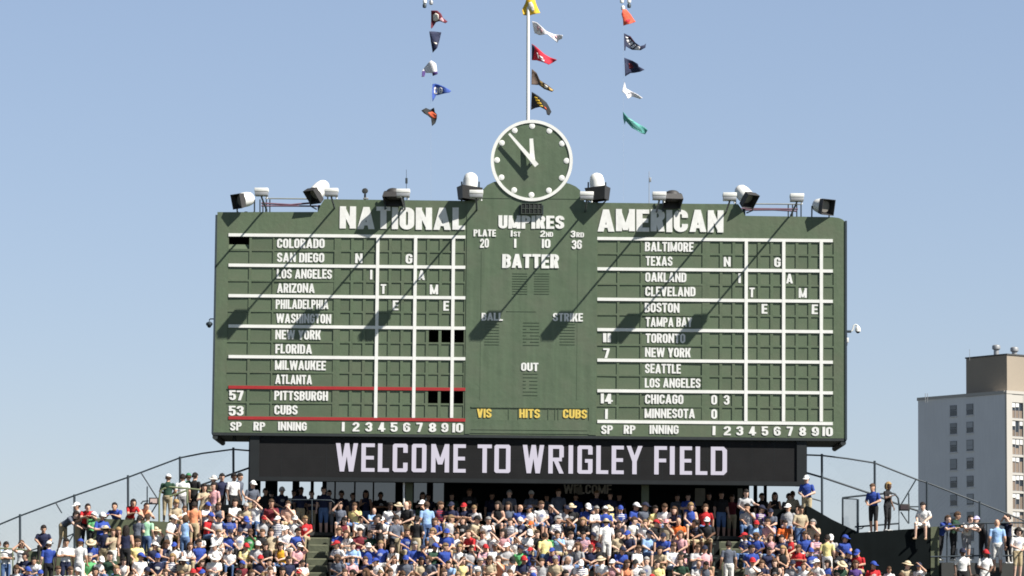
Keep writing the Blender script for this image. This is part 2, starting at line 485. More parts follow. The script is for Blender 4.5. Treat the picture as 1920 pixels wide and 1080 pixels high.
# centre sheet, a little proud of the face, with shoulders for the clock
CXL, CXR = PX(873.5, 600), PX(1119, 600)
cp = MB()
shoulder = [bp(1119,380.2), bp(1096,378.5), bp(1091,366), bp(1088,357), bp(1080,350), bp(1068,344.5), bp(1050,341), bp(945,339), bp(926,341), bp(914,347), bp(906,355), bp(897,366), bp(885,375.5), bp(873.5,376.7)]
zc0 = top[0][1]
shoulder[0] = (CXR, shoulder[0][1]); shoulder[-1] = (CXL, shoulder[-1][1])
cp.prism([(CXR, PZ(1119,817.3)+.03), (slot[1], PZ(1119,817.3)+.03), (slot[1], slot[2]), (slot[0], slot[2]), (slot[0], PZ(1119,817.3)+.03), (CXL, PZ(1119,817.3)+.03)] + shoulder[::-1], -.018, -.002)
cs = cp.build('centre_sheet', M['green_center'], sb)
sl = MB(); sl.box((slot[0], -.018, ZB+.06), (slot[1], -.003, slot[3])); sl.build('centre_sheet', M['green_center'], sb)
bk = MB()
zz = min(z for x, z in shoulder[2:-2])
bk.prism([(x, max(z, PZ(990, 384))-.01) for x, z in shoulder], .285, .5)
bk.build('clock_backing', M['green_center'], sb)
# seams of the sheet metal in the middle
for px in (902, 1083):
    s = MB(); x = PX(px, 600); s.box((x-.012, -.026, PZ(px, 750)), (x+.012, -.019, PZ(px, 470))); s.build('seam_strip', M['green_center'], sb)
for py, a, b in ((584, 950, 1005), (372, 880, 1105), (764.5, 884, 1101), (806, 884, 1101)):
    s = MB(); z = PZ(990, py); s.box((PX(a, py), -.03, z-.01), (PX(b, py), -.019, z+.01)); s.build('seam_strip', M['green_center'], sb)
# hits slot dividers
for px in (954, 1041, 972, 1028, 1047):
    s = MB(); x = PX(px, 776); s.box((x-.012, -.014, slot[3]), (x+.012, -.002, slot[2])); s.build('slot_divider', M['green_frame'], sb)

# white and red lines
def hline(pxa, pya, pxb, pyb, mat, thick=5.8, y=-.022):
    a, b = P(pxa, pya), P(pxb, pyb); z = (a.z + b.z) / 2; h = thick / PPM / 2
    m = MB(); m.box((a.x, y, z-h), (b.x, -.001, z+h)); m.build('grid_line', mat, sb)
for pya, pyb, mm in ((440.4,444.6,'white'),(497.2,501.2,'white'),(554.4,558.4,'white'),(611.4,615.4,'white'),(668.5,672.8,'white'),(725.9,730,'red'),(783.6,787.5,'red')):
    hline(428.5, pya, 872.5, pyb, M[mm])
for pya, pyb in ((447,451.6),(504.2,508.3),(561,565.2),(618.2,622),(675.3,679.2),(732.8,736.6),(790.4,794.2)):
    hline(1120, pya, 1561.3, pyb, M['white'])
def vline(pxt, pyt, pxb, pyb):
    a, b = P(pxt, pyt), P(pxb, pyb); x = (a.x + b.x) / 2; h = 6.0 / PPM / 2
    m = MB(); m.box((x-h, -.026, b.z), (x+h, -.0015, a.z)); m.build('grid_line', M['white'], sb)
for pt, pb in ((708.2,704.8),(779,775.8),(850.2,847.3)): vline(pt, 444, pb, 783.5)
for pt, pb in ((1400,1397.8),(1470.2,1468.4),(1540.6,1539.2)): vline(pt, 451, pb, 790.5)

# number panels in the holes
NAMES_L = [("COLORADO",519.4,608.7),("SAN DIEGO",519.4,608),("LOS ANGELES",519,622.5),("ARIZONA",519.4,590),("PHILADELPHIA",517,616),("WASHINGTON",518,621),("NEW YORK",516.3,601.5),("FLORIDA",516.3,585),("MILWAUKEE",515.5,611),("ATLANTA",516,585),("PITTSBURGH",514.4,615),("CUBS",514.4,558)]
NAMES_R = [("BALTIMORE",1209.4,1300.5),("TEXAS",1210.7,1261),("OAKLAND",1210,1287),("CLEVELAND",1210,1304),("BOSTON",1209,1274),("TAMPA BAY",1210.7,1298),("TORONTO",1210.7,1285),("NEW YORK",1209.4,1295),("SEATTLE",1209.4,1276.6),("LOS ANGELES",1209,1313.5),("CHICAGO",1209.4,1281.5),("MINNESOTA",1208.6,1303)]
GAME = {(1,1):'N',(2,2):'I',(3,3):'T',(4,4):'E',(1,5):'G',(2,6):'A',(3,7):'M',(4,8):'E'}
LET_L = {(1,1):(666,679.6),(2,2):(694,698.2),(3,3):(713.7,724),(4,4):(736.4,747.3),(1,5):(760.6,773.6),(2,6):(784,796.8),(3,7):(806,821.5),(4,8):(831.4,841.8)}
LET_R = {(1,1):(1357,1370),(2,2):(1384.6,1389),(3,3):(1405,1415),(4,4):(1428,1439),(1,5):(1451.6,1464),(2,6):(1474,1486.7),(3,7):(1497.7,1512.8),(4,8):(1522,1533.6)}
OPEN = {(6,7),(6,8),(6,9),(10,7),(10,8),(10,9)}
PY0 = .020
def panel(name, x0, x1, z0, z1, tilt=0.0):
    m = MB()
    cx, cz = (x0+x1)/2, (z0+z1)/2
    m.obox(Matrix(), (x1-x0-.004, .016, z1-z0-.004))
    o = m.build(name, M['green_panel'])
    o.location = (cx, PY0 + .012 + abs(tilt)*.2, cz)
    o.rotation_euler = (tilt*.5 + rng.uniform(-.006,.006), 0, rng.uniform(-.012,.012))
    o.parent = sb
    bpy.context.view_layer.update()
    o.matrix_parent_inverse = sb.matrix_world.inverted()
    bpy.context.view_layer.update()
    return o
rest = MB()
individual = 0
for s, names, dpx, lets in ((LS, NAMES_L, 0.0, LET_L), (RS, NAMES_R, 0.0, LET_R)):
    left = s is LS
    cnt = 0
    for i, (zt, zb) in enumerate(ROWS):
        # printed cap height of the row
        zt_, zb_ = zt - .055, zb + .06
        if left and i == 0:
            po = panel('pitcher_panel', s.SP[0], s.SP[1], zb, zb + (zt-zb)*.40)
            po.location.y += .05; po.rotation_euler.x = -.35
        else:
            panel('pitcher_panel', s.SP[0], s.SP[1], zb, zt)
        panel('pitcher_panel', s.RP[0], s.RP[1], zb, zt)
        n = panel('name_plate', s.NM[0], s.NM[1], zb, zt)
        nm, a, b = names[i]
        ref = 455 + 28.6*i + (0 if left else 6.6)
        me = text_mesh(nm, PX(a, ref), PX(b, ref), zb_, zt_, .018, offset=.05, depth=.009)
        link('lettering', me, M['white_letter'], n)
        for j, (x0, x1) in enumerate(s.IN):
            if left and (i, j) in OPEN: continue
            special = (i, j) in GAME or (not left and ((i == 10 and j in (0,1)) or (i == 11 and j == 0)))
            if special or (cnt < 50 and (i + j) % 2 == 0 and not ((i, j) in GAME)):
                if not special: cnt += 1
                if cnt > 42 and not special:
                    rest.box((x0+.002, PY0+.006, zb+.002), (x1-.002, PY0+.02, zt-.002)); continue
                po = panel('number_panel', x0, x1, zb, zt)
                ch = None
                if (i, j) in GAME: ch = GAME[i, j]; a, b = lets[i, j]
                elif special: ch, a, b = {(10,0):('0',1333.6,1344.6),(10,1):('3',1357,1368),(11,0):('0',1333.6,1344.6)}[i, j]
                if ch:
                    me = text_mesh(ch, PX(a, ref), PX(b, ref), zb_ - .01, zt_, .018, offset=.05, depth=.009)
                    link('lettering', me, M['white_letter'], po)
            else:
                rest.box((x0+.002, PY0+.006, zb+.002), (x1-.002, PY0+.02+rng.uniform(0,.004), zt-.002))
rp = rest.build('number_panel', M['green_panel'], sb); rp["kind"] = "stuff"

W = M['white_letter']
def T(body, a, b, t, bt, mat=W, off=.05, Y=-.001, d=.02): return text_px(body, a, b, t, bt, Y, mat, sb, off, d)
T("NATIONAL", 637, 872, 388.5, 430, off=.078); T("AMERICAN", 1120.5, 1356.5, 393, 434.5, off=.078)
YC = -.0185
T("UMPIRES", 934.7, 1058, 404.3, 428.8, off=.078, Y=YC); T("BATTER", 941.7, 1048, 476.5, 502.5, off=.078, Y=YC)
T("PLATE", 888, 930, 430.3, 443.3, off=.078, Y=YC)
for body, a, b in (("I",957.6,961.2),("ST",963,976)): T(body, a, b, 432.2 if body == "I" else 434.5, 443.6, off=.045, Y=YC)
for body, a, b, t in (("2",1013,1022.5,432.3),("ND",1023.5,1037,435.2)): T(body, a, b, t, 444.3, off=.045, Y=YC)
for body, a, b, t in (("3",1070,1079,432.6),("RD",1080.5,1095,435.8)): T(body, a, b, t, 445, off=.045, Y=YC)
T("20", 900, 916.7, 447.5, 464.5, Y=YC); T("I", 964, 968.2, 447.8, 464.6, Y=YC); T("10".replace('1','I'), 1016, 1032, 448.2, 465, Y=YC); T("36", 1072, 1091, 450, 467, Y=YC)
T("BALL", 903, 943, 586.7, 601.2, Y=YC); T("STRIKE", 1036.7, 1093, 587.2, 602.5, Y=YC); T("OUT", 977, 1009.7, 680.3, 695.6, Y=YC)
for body, a, b in (("VIS",894.3,921.7),("HITS",973.6,1012.5),("CUBS",1055.5,1100.8)):
    T(body, a, b, 766.5+(a-894)*.009, 783+(a-894)*.009, M['yellow'])
for body, a, b, dy in (("SP",431.7,453,0),("RP",475.4,497.3,0),("INNING",521.5,575.2,0)): T(body, a, b, 791.3, 807.3)
for body, a, b in (("SP",1127.3,1149),("RP",1169.5,1191.4),("INNING",1218,1272.4)): T(body, a, b, 797.3, 813.6)
D_L = [("I",641,646.2),("2",661,674),("3",685,698),("4",709,722.6),("5",732.4,745.5),("6",756,769.4),("7",780.6,792.3),("8",804,818),("9",827.5,840.5),("I0",848.3,868.6)]
D_R = [("I",1336,1341.4),("2",1357,1370.3),("3",1380.5,1393.5),("4",1404,1417.7),("5",1428.2,1440.4),("6",1450.8,1463.8),("7",1475,1486.7),("8",1498.4,1511.5),("9",1521.9,1535.4),("I0",1542,1561.5)]
for body, a, b in D_L: T(body, a, b, 791.6+(a-640)*.008, 808.8+(a-640)*.008)
for body, a, b in D_R: T(body, a, b, 799+(a-1336)*.008, 816+(a-1336)*.008)
Tp = lambda body, a, b, t, bt: text_px(body, a, b, t, bt, .020, W, sb, .05, .02)
Tp("57", 429.8, 456.4, 732, 750.3); Tp("53", 429, 456.8, 760.8, 779)
Tp("II", 1130.7, 1145.3, 625, 641.8); Tp("7", 1131, 1143, 653.2, 671.4); Tp("I4", 1126.5, 1149, 738.3, 756.7); Tp("I", 1134.6, 1139.6, 767, 785.6)

# slatted digit grilles in the middle
def grille(pa, pb, ta, tb, n, skip=()):
    x0, x1 = PX(pa, (ta+tb)/2), PX(pb, (ta+tb)/2); z1, z0 = PZ((pa+pb)/2, ta), PZ((pa+pb)/2, tb)
    m = MB()
    for k in range(n):
        z = z1 + (z0-z1) * k/(n-1)
        cuts = [(0,1)] if k not in skip else [(0,.2),(.45,1)]
        for a, b in cuts:
            m.box((x0+(x1-x0)*a, -.031, z-.009), (x0+(x1-x0)*b, -.019, z+.009))
    m.build('digit_grille', M['green_frame'], sb)
grille(961, 989, 513, 551, 9); grille(1002, 1030, 513, 551, 9)
grille(909, 936, 608, 646, 8); grille(981, 1011, 605, 647, 8, (2,4,6)); grille(1050, 1078, 608, 646, 8)
grille(981, 1008, 701, 741, 7, (2,3,4))

# ------------------------------------------------------------------ loudspeaker under the clock
spk = empty('loudspeaker_box', P(996, 402), 'small dark loudspeaker box with square grille under the clock, above UMPIRES', 'loudspeaker')
a, b = P(977, 402.2), P(1016.5, 382.5)
m = MB(); m.box((a.x, -.17, a.z), (b.x, -.03, b.z), bevel=.015); m.build('cabinet', M['dark'], spk)
m = MB()
for k in range(6):
    x = a.x + (b.x-a.x)*k/5; x = min(max(x, a.x+.012), b.x-.012); m.box((x-.011, -.195, a.z), (x+.011, -.172, b.z))
for k in range(3):
    z = a.z + (b.z-a.z)*k/2; z = min(max(z, a.z+.012), b.z-.012); m.box((a.x, -.188, z-.010), (b.x, -.174, z+.010))
m.build('grille', material('grey_green_grille', (.06,.075,.06), .5), spk)
for x in (a.x-.05, b.x+.03): m = MB(); m.box((x-.015, -.12, a.z-.02), (x+.015, -.02, b.z-.05)); m.build('bracket', M['steel'], spk)

# ------------------------------------------------------------------ clock
cc = P(997, 301.2); CR = 1.515
clk = empty('round_clock', (cc.x, -.1, cc.z-CR), 'round green clock with white rim and dots standing on top of the scoreboard', 'clock')
RX = Matrix.Rotation(R(90), 4, 'X')
CM = Matrix.Translation((cc.x, 0, cc.z)) @ RX       # local z runs towards the camera (-y)
m = MB(); m.lathe(CM, [(CR-.02,-.25),(CR-.02,.03),(.01,.031)], 96); m.build('dial', M['green_center'], clk)
m = MB(); 
n = 96; prof = [(CR-.115,.0315),(CR-.115,.062),(CR,.062),(CR,-.12),(CR-.018,-.12)]
rings = [[m.bm.verts.new(CM @ Vector((r*math.cos(2*math.pi*k/n), r*math.sin(2*math.pi*k/n), h))) for k in range(n)] for r, h in prof]
for q, w in zip(rings, rings[1:]):
    for k in range(n): m.bm.faces.new((q[k], q[(k+1)%n], w[(k+1)%n], w[k]))
m.build('rim', M['white'], clk)
for k in range(12):
    an = 2*math.pi*k/12
    m = MB(); m.lathe(CM @ Matrix.Translation((1.285*math.sin(an), 1.285*math.cos(an), 0)), [(.108,.0315),(.108,.040),(.098,.045)], 20)
    m.build('hour_dot', M['white'], clk)
def hand(angle, tip, tail, w0, w1, off, pv=(0.03, -.04)):
    m = MB()
    d = Vector((math.sin(angle), math.cos(angle), 0)); s = Vector((d.y, -d.x, 0)); o = Vector((pv[0], pv[1], off))
    pts = [o - d*tail - s*w0, o - d*tail + s*w0, o + d*tip + s*w1, o + d*tip - s*w1]
    q = [m.bm.verts.new(CM @ p) for p in pts]; q2 = [m.bm.verts.new(CM @ (p + Vector((0,0,.03)))) for p in pts]
    m.bm.faces.new(q[::-1]); m.bm.faces.new(q2)
    for k in range(4): m.bm.faces.new((q[k], q[(k+1)%4], q2[(k+1)%4], q2[k]))
    m.build('clock_hand', M['white'], clk)
hand(R(-3.8), .83, .12, .098, .065, .21); hand(R(-41.2), 1.33, .24, .088, .042, .25)
m = MB(); m.lathe(CM @ Matrix.Translation((.03,-.04,0)), [(.06,.0315),(.06,.207)], 12); m.build('hand_spindle', M['galv'], clk)

# ------------------------------------------------------------------ message screen
YS = .14
scr = empty('message_screen', P(990, 906, YS), 'long black electronic message screen reading WELCOME TO WRIGLEY FIELD below the scoreboard', 'screen')
def sx(px): return PX(px, 862, YS)
def sz(py): return PZ(990, py, YS)
m = MB(); m.box((sx(486), YS, sz(898.5)), (sx(1494), YS+.25, sz(823))); m.build('display_panel', M['screen'], scr)
m = MB()
for k in range(1, 24):
    x = sx(486 + 42*k); m.box((x-.006, YS-.004, sz(898)), (x+.006, YS-.0005, sz(823.5)))
m.box((sx(487), YS-.003, sz(860.5)-.005), (sx(1493), YS-.0002, sz(860.5)+.005))
m.build('panel_joint', M['screen_frame'], scr)
fr = MB()
fr.box((sx(468.5), YS-.06, sz(906)), (sx(486), YS+.6, sz(814))); fr.box((sx(1494), YS-.06, sz(906)), (sx(1512), YS+.6, sz(814)))
fr.box((sx(486), YS-.06, sz(906)), (sx(1494), YS+.5, sz(898.5))); fr.box((sx(486), YS-.06, sz(823)), (sx(1494), YS+.5, sz(814)))
fr.box((sx(486), YS+.3, sz(898.5)), (sx(1494), YS+.55, sz(823)))
fr.build('screen_frame', M['screen_frame'], scr)

def glyph(ch, x0, x1, yt, yb, mb):
    """one blocky screen letter in picture pixels"""
    w, h = x1-x0, yb-yt; sw = 8.3; bh = 6.8; e = [0.0]
    def q(*pts):
        e[0] += .0012
        y0, y1 = YS-.012-e[0], YS-.004
        c = [mb.bm.verts.new((sx(x), y0, sz(y))) for x, y in pts]
        mb.bm.faces.new(c)
    V = lambda x, a=yt, b=yb, ww=sw: q((x,a),(x,b),(x+ww,b),(x+ww,a))
    H = lambda y, a, b, hh=bh: q((a,y),(a,y+hh),(b,y+hh),(b,y))
    def Dg(xa, ya, xb, yb_, ww=sw): q((xa,ya),(xb,yb_),(xb+ww,yb_),(xa+ww,ya))
    mid = yt + h*.44
    if ch == 'I': V(x0, ww=w)
    elif ch == 'L': V(x0); H(yb-bh, x0+sw, x1)
    elif ch in 'EF':
        V(x0); H(yt, x0+sw, x1); H(mid, x0+sw, x1-1.5)
        if ch == 'E': H(yb-bh, x0+sw, x1)
    elif ch == 'T': H(yt, x0, x1); V(x0+w/2-sw/2, yt+bh)
    elif ch in 'COG':
        c = 3
        q((x0,yt+c),(x0,yb-c),(x0+sw,yb-bh),(x0+sw,yt+bh))
        q((x0,yt+c),(x0+sw,yt+bh),(x1-sw,yt+bh),(x1,yt+c),(x1-c,yt),(x0+c,yt))
        q((x0,yb-c),(x0+c,yb),(x1-c,yb),(x1,yb-c),(x1-sw,yb-bh),(x0+sw,yb-bh))
        if ch == 'O': q((x1,yt+c),(x1-sw,yt+bh),(x1-sw,yb-bh),(x1,yb-c))
        else:
            q((x1,yt+c),(x1-sw,yt+bh),(x1-sw,yt+h*.32),(x1,yt+h*.32))
            u = yb-h*.33 if ch == 'C' else yt+h*.48
            q((x1,u),(x1-sw,u),(x1-sw,yb-bh),(x1,yb-c))
            if ch == 'G': H(u, x0+w*.5, x1-sw)
    elif ch == 'D':
        V(x0); c = 6
        q((x0+sw,yt),(x0+sw,yt+bh),(x1-sw-1,yt+bh),(x1-c,yt))
        q((x1-c,yt),(x1-sw-1,yt+bh),(x1-sw,yt+bh+4),(x1,yt+c))
        q((x1,yt+c),(x1-sw,yt+bh+4),(x1-sw,yb-bh-4),(x1,yb-c))
        q((x0+sw,yb-bh),(x0+sw,yb),(x1-c,yb),(x1-sw-1,yb-bh))
        q((x1-c,yb),(x1,yb-c),(x1-sw,yb-bh-4),(x1-sw-1,yb-bh))
    elif ch == 'R':
        V(x0); H(yt, x0+sw, x1-3); q((x1-3,yt),(x1-sw,yt+bh),(x1-sw,mid+1),(x1,mid-1),(x1,yt+3))
        H(mid, x0+sw, x1-3.5); Dg(x0+w*.36, mid+bh, x1-sw, yb)
    elif ch == 'W':
        Dg(x0, yt, x0+w*.19, yb); Dg(x0+w*.41, yt, x0+w*.19, yb, 8); Dg(x0+w*.41, yt, x0+w*.60, yb, 8); Dg(x1-sw, yt, x0+w*.60, yb)
    elif ch == 'M':
        V(x0); V(x1-sw); Dg(x0, yt, x0+w*.38, yt+h*.72); Dg(x1-sw, yt, x0+w*.38, yt+h*.72)
    elif ch == 'Y':
        Dg(x0, yt, x0+w/2-sw/2, yt+h*.55); Dg(x1-sw, yt, x0+w/2-sw/2, yt+h*.55); V(x0+w/2-sw/2, yt+h*.55)
LEDT = [[('W',629.5,671),('E',677.5,702.5),('L',708.5,729.5),('C',736.3,764.3),('O',772,799.5),('M',808.4,842.2),('E',850,873.3)],
        [('T',895.4,922),('O',927,957)],
        [('W',980,1020.2),('R',1028.2,1057),('I',1066,1074.5),('G',1082.7,1111),('L',1118,1140.5),('E',1146.8,1169.6),('Y',1174.8,1204.6)],
        [('F',1226.7,1250.5),('I',1256,1265),('E',1274.7,1297.5),('L',1304.2,1326.3),('D',1332.8,1363)]]
for word in LEDT:
    mb = MB()
    for ch, a, b in word:
        dy = ((a+b)/2 - 990) * .0000          # the screen is level: the camera's roll tilts it
        glyph(ch, a, b, 834.3, 887.3, mb)
    mb.build('lettering', M['led'], scr, recalc=False)

# ------------------------------------------------------------------ lamps on the top edge
def arm_lamp(px, py):
    Lx = 2.3
    c = P(px, py, -Lx)
    base_py = None
    t = empty('board_lamp', (c.x, -Lx, c.z), '', 'lamp', 'white box lamps on long arms over the scoreboard')
    m = MB(); m.box((c.x-.25, -Lx-.23, c.z-.02), (c.x+.25, -Lx+.23, c.z+.12), bevel=.02); m.build('lamp_housing', M['lamp_white'], t)
    m = MB(); m.box((c.x-.235, -Lx-.215, c.z-.15), (c.x+.235, -Lx+.215, c.z-.021), bevel=.01); m.build('lamp_tray', M['galv'], t)
    m = MB(); m.tube([(c.x, -Lx, c.z-.15), (c.x, -Lx+.12, c.z-.2), (c.x, -.2, c.z-.28), (c.x, .3, c.z-.34)], .035, 8)
    m.tube([(c.x, .3, c.z-.30), (c.x, .3, c.z-1.2)], .045, 8)
    m.build('arm', M['steel'], t)
    m = MB(); m.tube([(c.x+.17, -Lx+.1, c.z-.13), (c.x+.19, -Lx+.1, c.z-.24)], .03, 8); m.build('lamp_knob', M['lamp_white'], t)
    return t
lamp_px = [(490.5,359.5),(621.5,360),(756,361.5),(893,363.5),(1100,366.5),(1236,366.8),(1368,368.3),(1494,370)]
lamp_lab = ['white box lamp at the left end, beside the railing, nearest the left corner floodlight',
            'white box lamp just right of the tall white left floodlight, before NATIONAL',
            'white box lamp right of the dark left floodlight, under the left antenna',
            'white box lamp left of the clock, in front of a white dome floodlight',
            'white box lamp right of the clock, in front of a white dome floodlight',
            'white box lamp left of the dark right floodlight, beside the right antenna',
            'white box lamp left of the tilted white floodlight above AMERICAN',
            'white box lamp over the right railing, nearest the right corner floodlight']
for (px, py), lb in zip(lamp_px, lamp_lab): arm_lamp(px, py)["label"] = lb

def floodlight(px, py, d, y, label, dark=False, size=.60, basepy=380, can=.27, length=.56, lip=.11, taper=.9):
    c = P(px, py, y)                                   # centre of the open square shield
    d = Vector(d).normalized()
    t = empty('floodlight', (c.x, y, PZ(px, basepy, 0)), label, 'floodlight', 'big round floodlights on the scoreboard top')
    q = d.to_track_quat('Z', 'Y').to_matrix().to_4x4() # local z points where the lamp shines
    X4 = Matrix.Translation(c) @ q
    s = size/2*.93; s2 = s*taper; L0 = -.13; L1 = lip
    m = MB()
    v = lambda x, y_, z: m.bm.verts.new(X4 @ Vector((x, y_, z)))
    rings = [[v(-a,-a,z), v(a,-a,z), v(a,a,z), v(-a,a,z)] for a, z in ((s2,L0),(s,L1),(s-.02,L1),(s2-.02,L0+.02))]
    for A, B in zip(rings, rings[1:]):
        for k in range(4): m.bm.faces.new((A[k], A[(k+1)%4], B[(k+1)%4], B[k]))
    m.bm.faces.new(rings[0][::-1])
    m.build('shield', M['lamp_dark'], t)
    m = MB(); m.lathe(X4, [(min(s,s2)-.05,L0+.025),(min(s,s2)-.05,L0+.03)], 24); m.build('lens', M['lens'] if not dark else M['lamp_dark'], t)
    m = MB(); m.lathe(X4, [(.06,L0-length),(can*.62,L0-length+.05),(can*.86,L0-length*.78),(can,L0-length*.5),(can*1.02,L0-.004)], 28)
    m.build('lamp_can', M['lamp_white'] if not dark else M['lamp_dark'], t)
    m = MB()
    bz = PZ(px, basepy, 0) - .25
    back = c - d*.35
    for sgn in (-1, 1):
        m.tube([back + Vector((sgn*.32,0,0)), (back.x+sgn*.32, back.y+.1, c.z-.35), (back.x+sgn*.1, .35, bz+.15)], .028, 8)
    m.tube([(back.x, .35, bz+.3), (back.x, .35, bz-.2)], .06, 8)
    m.build('yoke', M['steel'], t)
    return t
floodlight(447, 377, (-.72,-.62,-.25)  , -.10, 'white floodlight at the far left corner, its dark square shield facing left', basepy=397, size=.60)
floodlight(588, 367, (-.52,-.50,-.62)  , -.10, 'white floodlight tilted down left over the left step of the board', basepy=385, size=.64, length=.68, can=.28)
floodlight(737, 373, (-.06,-.42,-.9), -.36, 'dark floodlight hanging low over the letters of NATIONAL', True, basepy=376, size=.74, can=.30, length=.24)
floodlight(880, 358, (-.10,-.03,-1)  , -.10, 'white dome floodlight pointing down just left of the clock', basepy=377, size=.66, lip=.34, taper=1.28)
floodlight(1121, 359, (.10,-.03,-1)  , -.10, 'white dome floodlight pointing down just right of the clock', basepy=379, size=.66, lip=.34, taper=1.28)
floodlight(1261, 377, (.06,-.42,-.9), -.36, 'dark floodlight hanging low over the letters of AMERICAN', True, basepy=381, size=.74, can=.30, length=.24)
floodlight(1405, 375, (.45,-.55,-.58)  , -.10, 'white floodlight tilted down right over the right step of the board', basepy=392, size=.62, length=.66, can=.28)
floodlight(1550, 388, (.55,-.78,-.20)  , -.10, 'white floodlight at the far right corner with a grey square face', basepy=408, size=.64)

# railings on the two lower ends of the top edge
def pipe(mb, pts, r=.03, Y=.6): mb.tube([P(x, y, Y) for x, y in pts], r, 8)
rl = empty('roof_railing', P(500, 397, .6), 'thin pipe railing on the left end of the scoreboard roof', 'railing', 'pipe railings on the scoreboard roof')
m = MB(); pipe(m, [(497,372),(600,373)], .025); m.build('top_rail', M['greypipe'], rl)
m = MB(); pipe(m, [(490,381),(545,384),(600,379)], .035); pipe(m, [(490,386),(600,386.5)], .03); m.build('lower_rail', M['pinkpipe'], rl)
for px in (487.5, 493, 499.5, 506): m = MB(); pipe(m, [(px, 374), (px, 402)], .025); m.build('post', M['steel'], rl)
rr = empty('roof_railing', P(1480, 405, .6), 'thin reddish pipe railing on the right end of the scoreboard roof', 'railing', 'pipe railings on the scoreboard roof')
m = MB(); pipe(m, [(1388,382),(1503,383)], .025); m.build('top_rail', M['greypipe'], rr)
m = MB(); pipe(m, [(1390,391),(1496,392)], .03); pipe(m, [(1392,394),(1450,393.5),(1494,396)], .03); m.build('lower_rail', M['pinkpipe'], rr)
for px in (1478, 1486, 1494, 1502): m = MB(); pipe(m, [(px, 383), (px, 410)], .025); m.build('post', M['steel'], rr)

# antennas, small speaker, cameras
an = empty('antenna', P(762, 375, .4), 'thin dark antenna with a small cylinder above the word NATIONAL', 'antenna', 'thin antennas on the scoreboard roof')
m = MB(); m.tube([P(762,380,.4), P(762,318,.4)], [.014,.008], 6); m.build('rod', M['steel'], an)
m = MB(); m.tube([P(762.2,344,.4), P(762.2,334,.4)], .045, 10); m.build('coil', M['steel'], an)
an = empty('antenna', P(1217.5, 382, .4), 'thin pale antenna above the word AMERICAN, small box halfway up', 'antenna', 'thin antennas on the scoreboard roof')
m = MB(); m.tube([P(1217,386,.4), P(1217,321,.4)], [.014,.010], 6); m.build('rod', M['galv'], an)
m = MB(); p = P(1219, 336, .4); m.box((p.x-.04,.36,p.z-.1), (p.x+.04,.44,p.z+.06), bevel=.01); m.build('coil', M['galv'], an)
hn = empty('horn_speaker', P(685, 374, .2), 'small black horn on a short post left of the dark left floodlight', 'horn')
p = P(684.5, 360, .2)
m = MB(); m.lathe(Matrix.Translation(p) @ Matrix.Rotation(R(75),4,'X'), [(.03,-.1),(.06,-.02),(.09,.03),(.115,.1),(.10,.11)], 16); m.build('horn', M['dark'], hn)
m = MB(); m.tube([P(684.5,364,.2), P(684.5,382,.2)], .04, 8); m.build('post', M['dark'], hn)
m = MB(); q = P(684.5, 372, .2); m.box((q.x-.07,.13,q.z-.03), (q.x+.12,.27,q.z+.02), bevel=.008); m.build('foot_plate', M['galv'], hn)

cm = empty('security_camera', P(401, 598, .1), 'dark dome camera on a short arm at the left edge of the scoreboard', 'camera', 'dome cameras on the scoreboard sides')
m = MB(); m.tube([P(404,598,.1), P(394,598,.1), P(392.5,600,.1), P(392.5,604,.1)], .022, 8); m.build('arm', M['steel'], cm)
p = P(392.5, 604, .1); m = MB(); m.lathe(Matrix.Translation((p.x,.1,p.z-.13)), [(.10,0),(.125,.05),(.115,.10),(.04,.15)], 16); m.build('camera_housing', M['steel'], cm)
m = MB(); m.lathe(Matrix.Translation((p.x,.1,p.z-.21)), [(.02,0),(.06,.025),(.08,.079)], 16); m.build('dome', M['dark'], cm)
cm = empty('security_camera', P(1590, 621, .1), 'white dome camera on a white bracket at the right edge of the scoreboard', 'camera', 'dome cameras on the scoreboard sides')
m = MB(); m.tube([P(1585,621.5,.1), P(1596,621.5,.1)], .05, 8); m.build('bracket', M['steel'], cm)
m = MB(); m.tube([P(1596.2,621,.1), P(1598.5,619,.1), P(1601,610.5,.1), P(1604.5,608.5,.1), P(1608.5,611,.1)], .03, 8); m.build('arm', M['lamp_white'], cm)
p = P(1608.5, 611, .1); m = MB(); m.lathe(Matrix.Translation((p.x,.1,p.z-.21)), [(.105,0),(.10,.08),(.085,.15),(.03,.21)], 16); m.build('camera_housing', M['lamp_white'], cm)
m = MB(); m.lathe(Matrix.Translation((p.x,.1,p.z-.275)), [(.02,0),(.06,.02),(.085,.064)], 16); m.build('dome', M['dark'], cm)
jb = empty('junction_box', P(1588, 638, .1), 'small pale junction box with a cable on the right side of the scoreboard', 'box')
m = MB(); m.tube([P(1587,625,.1), P(1587.5,648,.1)], .03, 8); m.build('cable', M['steel'], jb)
p = P(1588, 638, .1); m = MB(); m.box((p.x-.03,.03,p.z-.09), (p.x+.06,.17,p.z+.09), bevel=.015); m.build('cover', M['lamp_white'], jb)

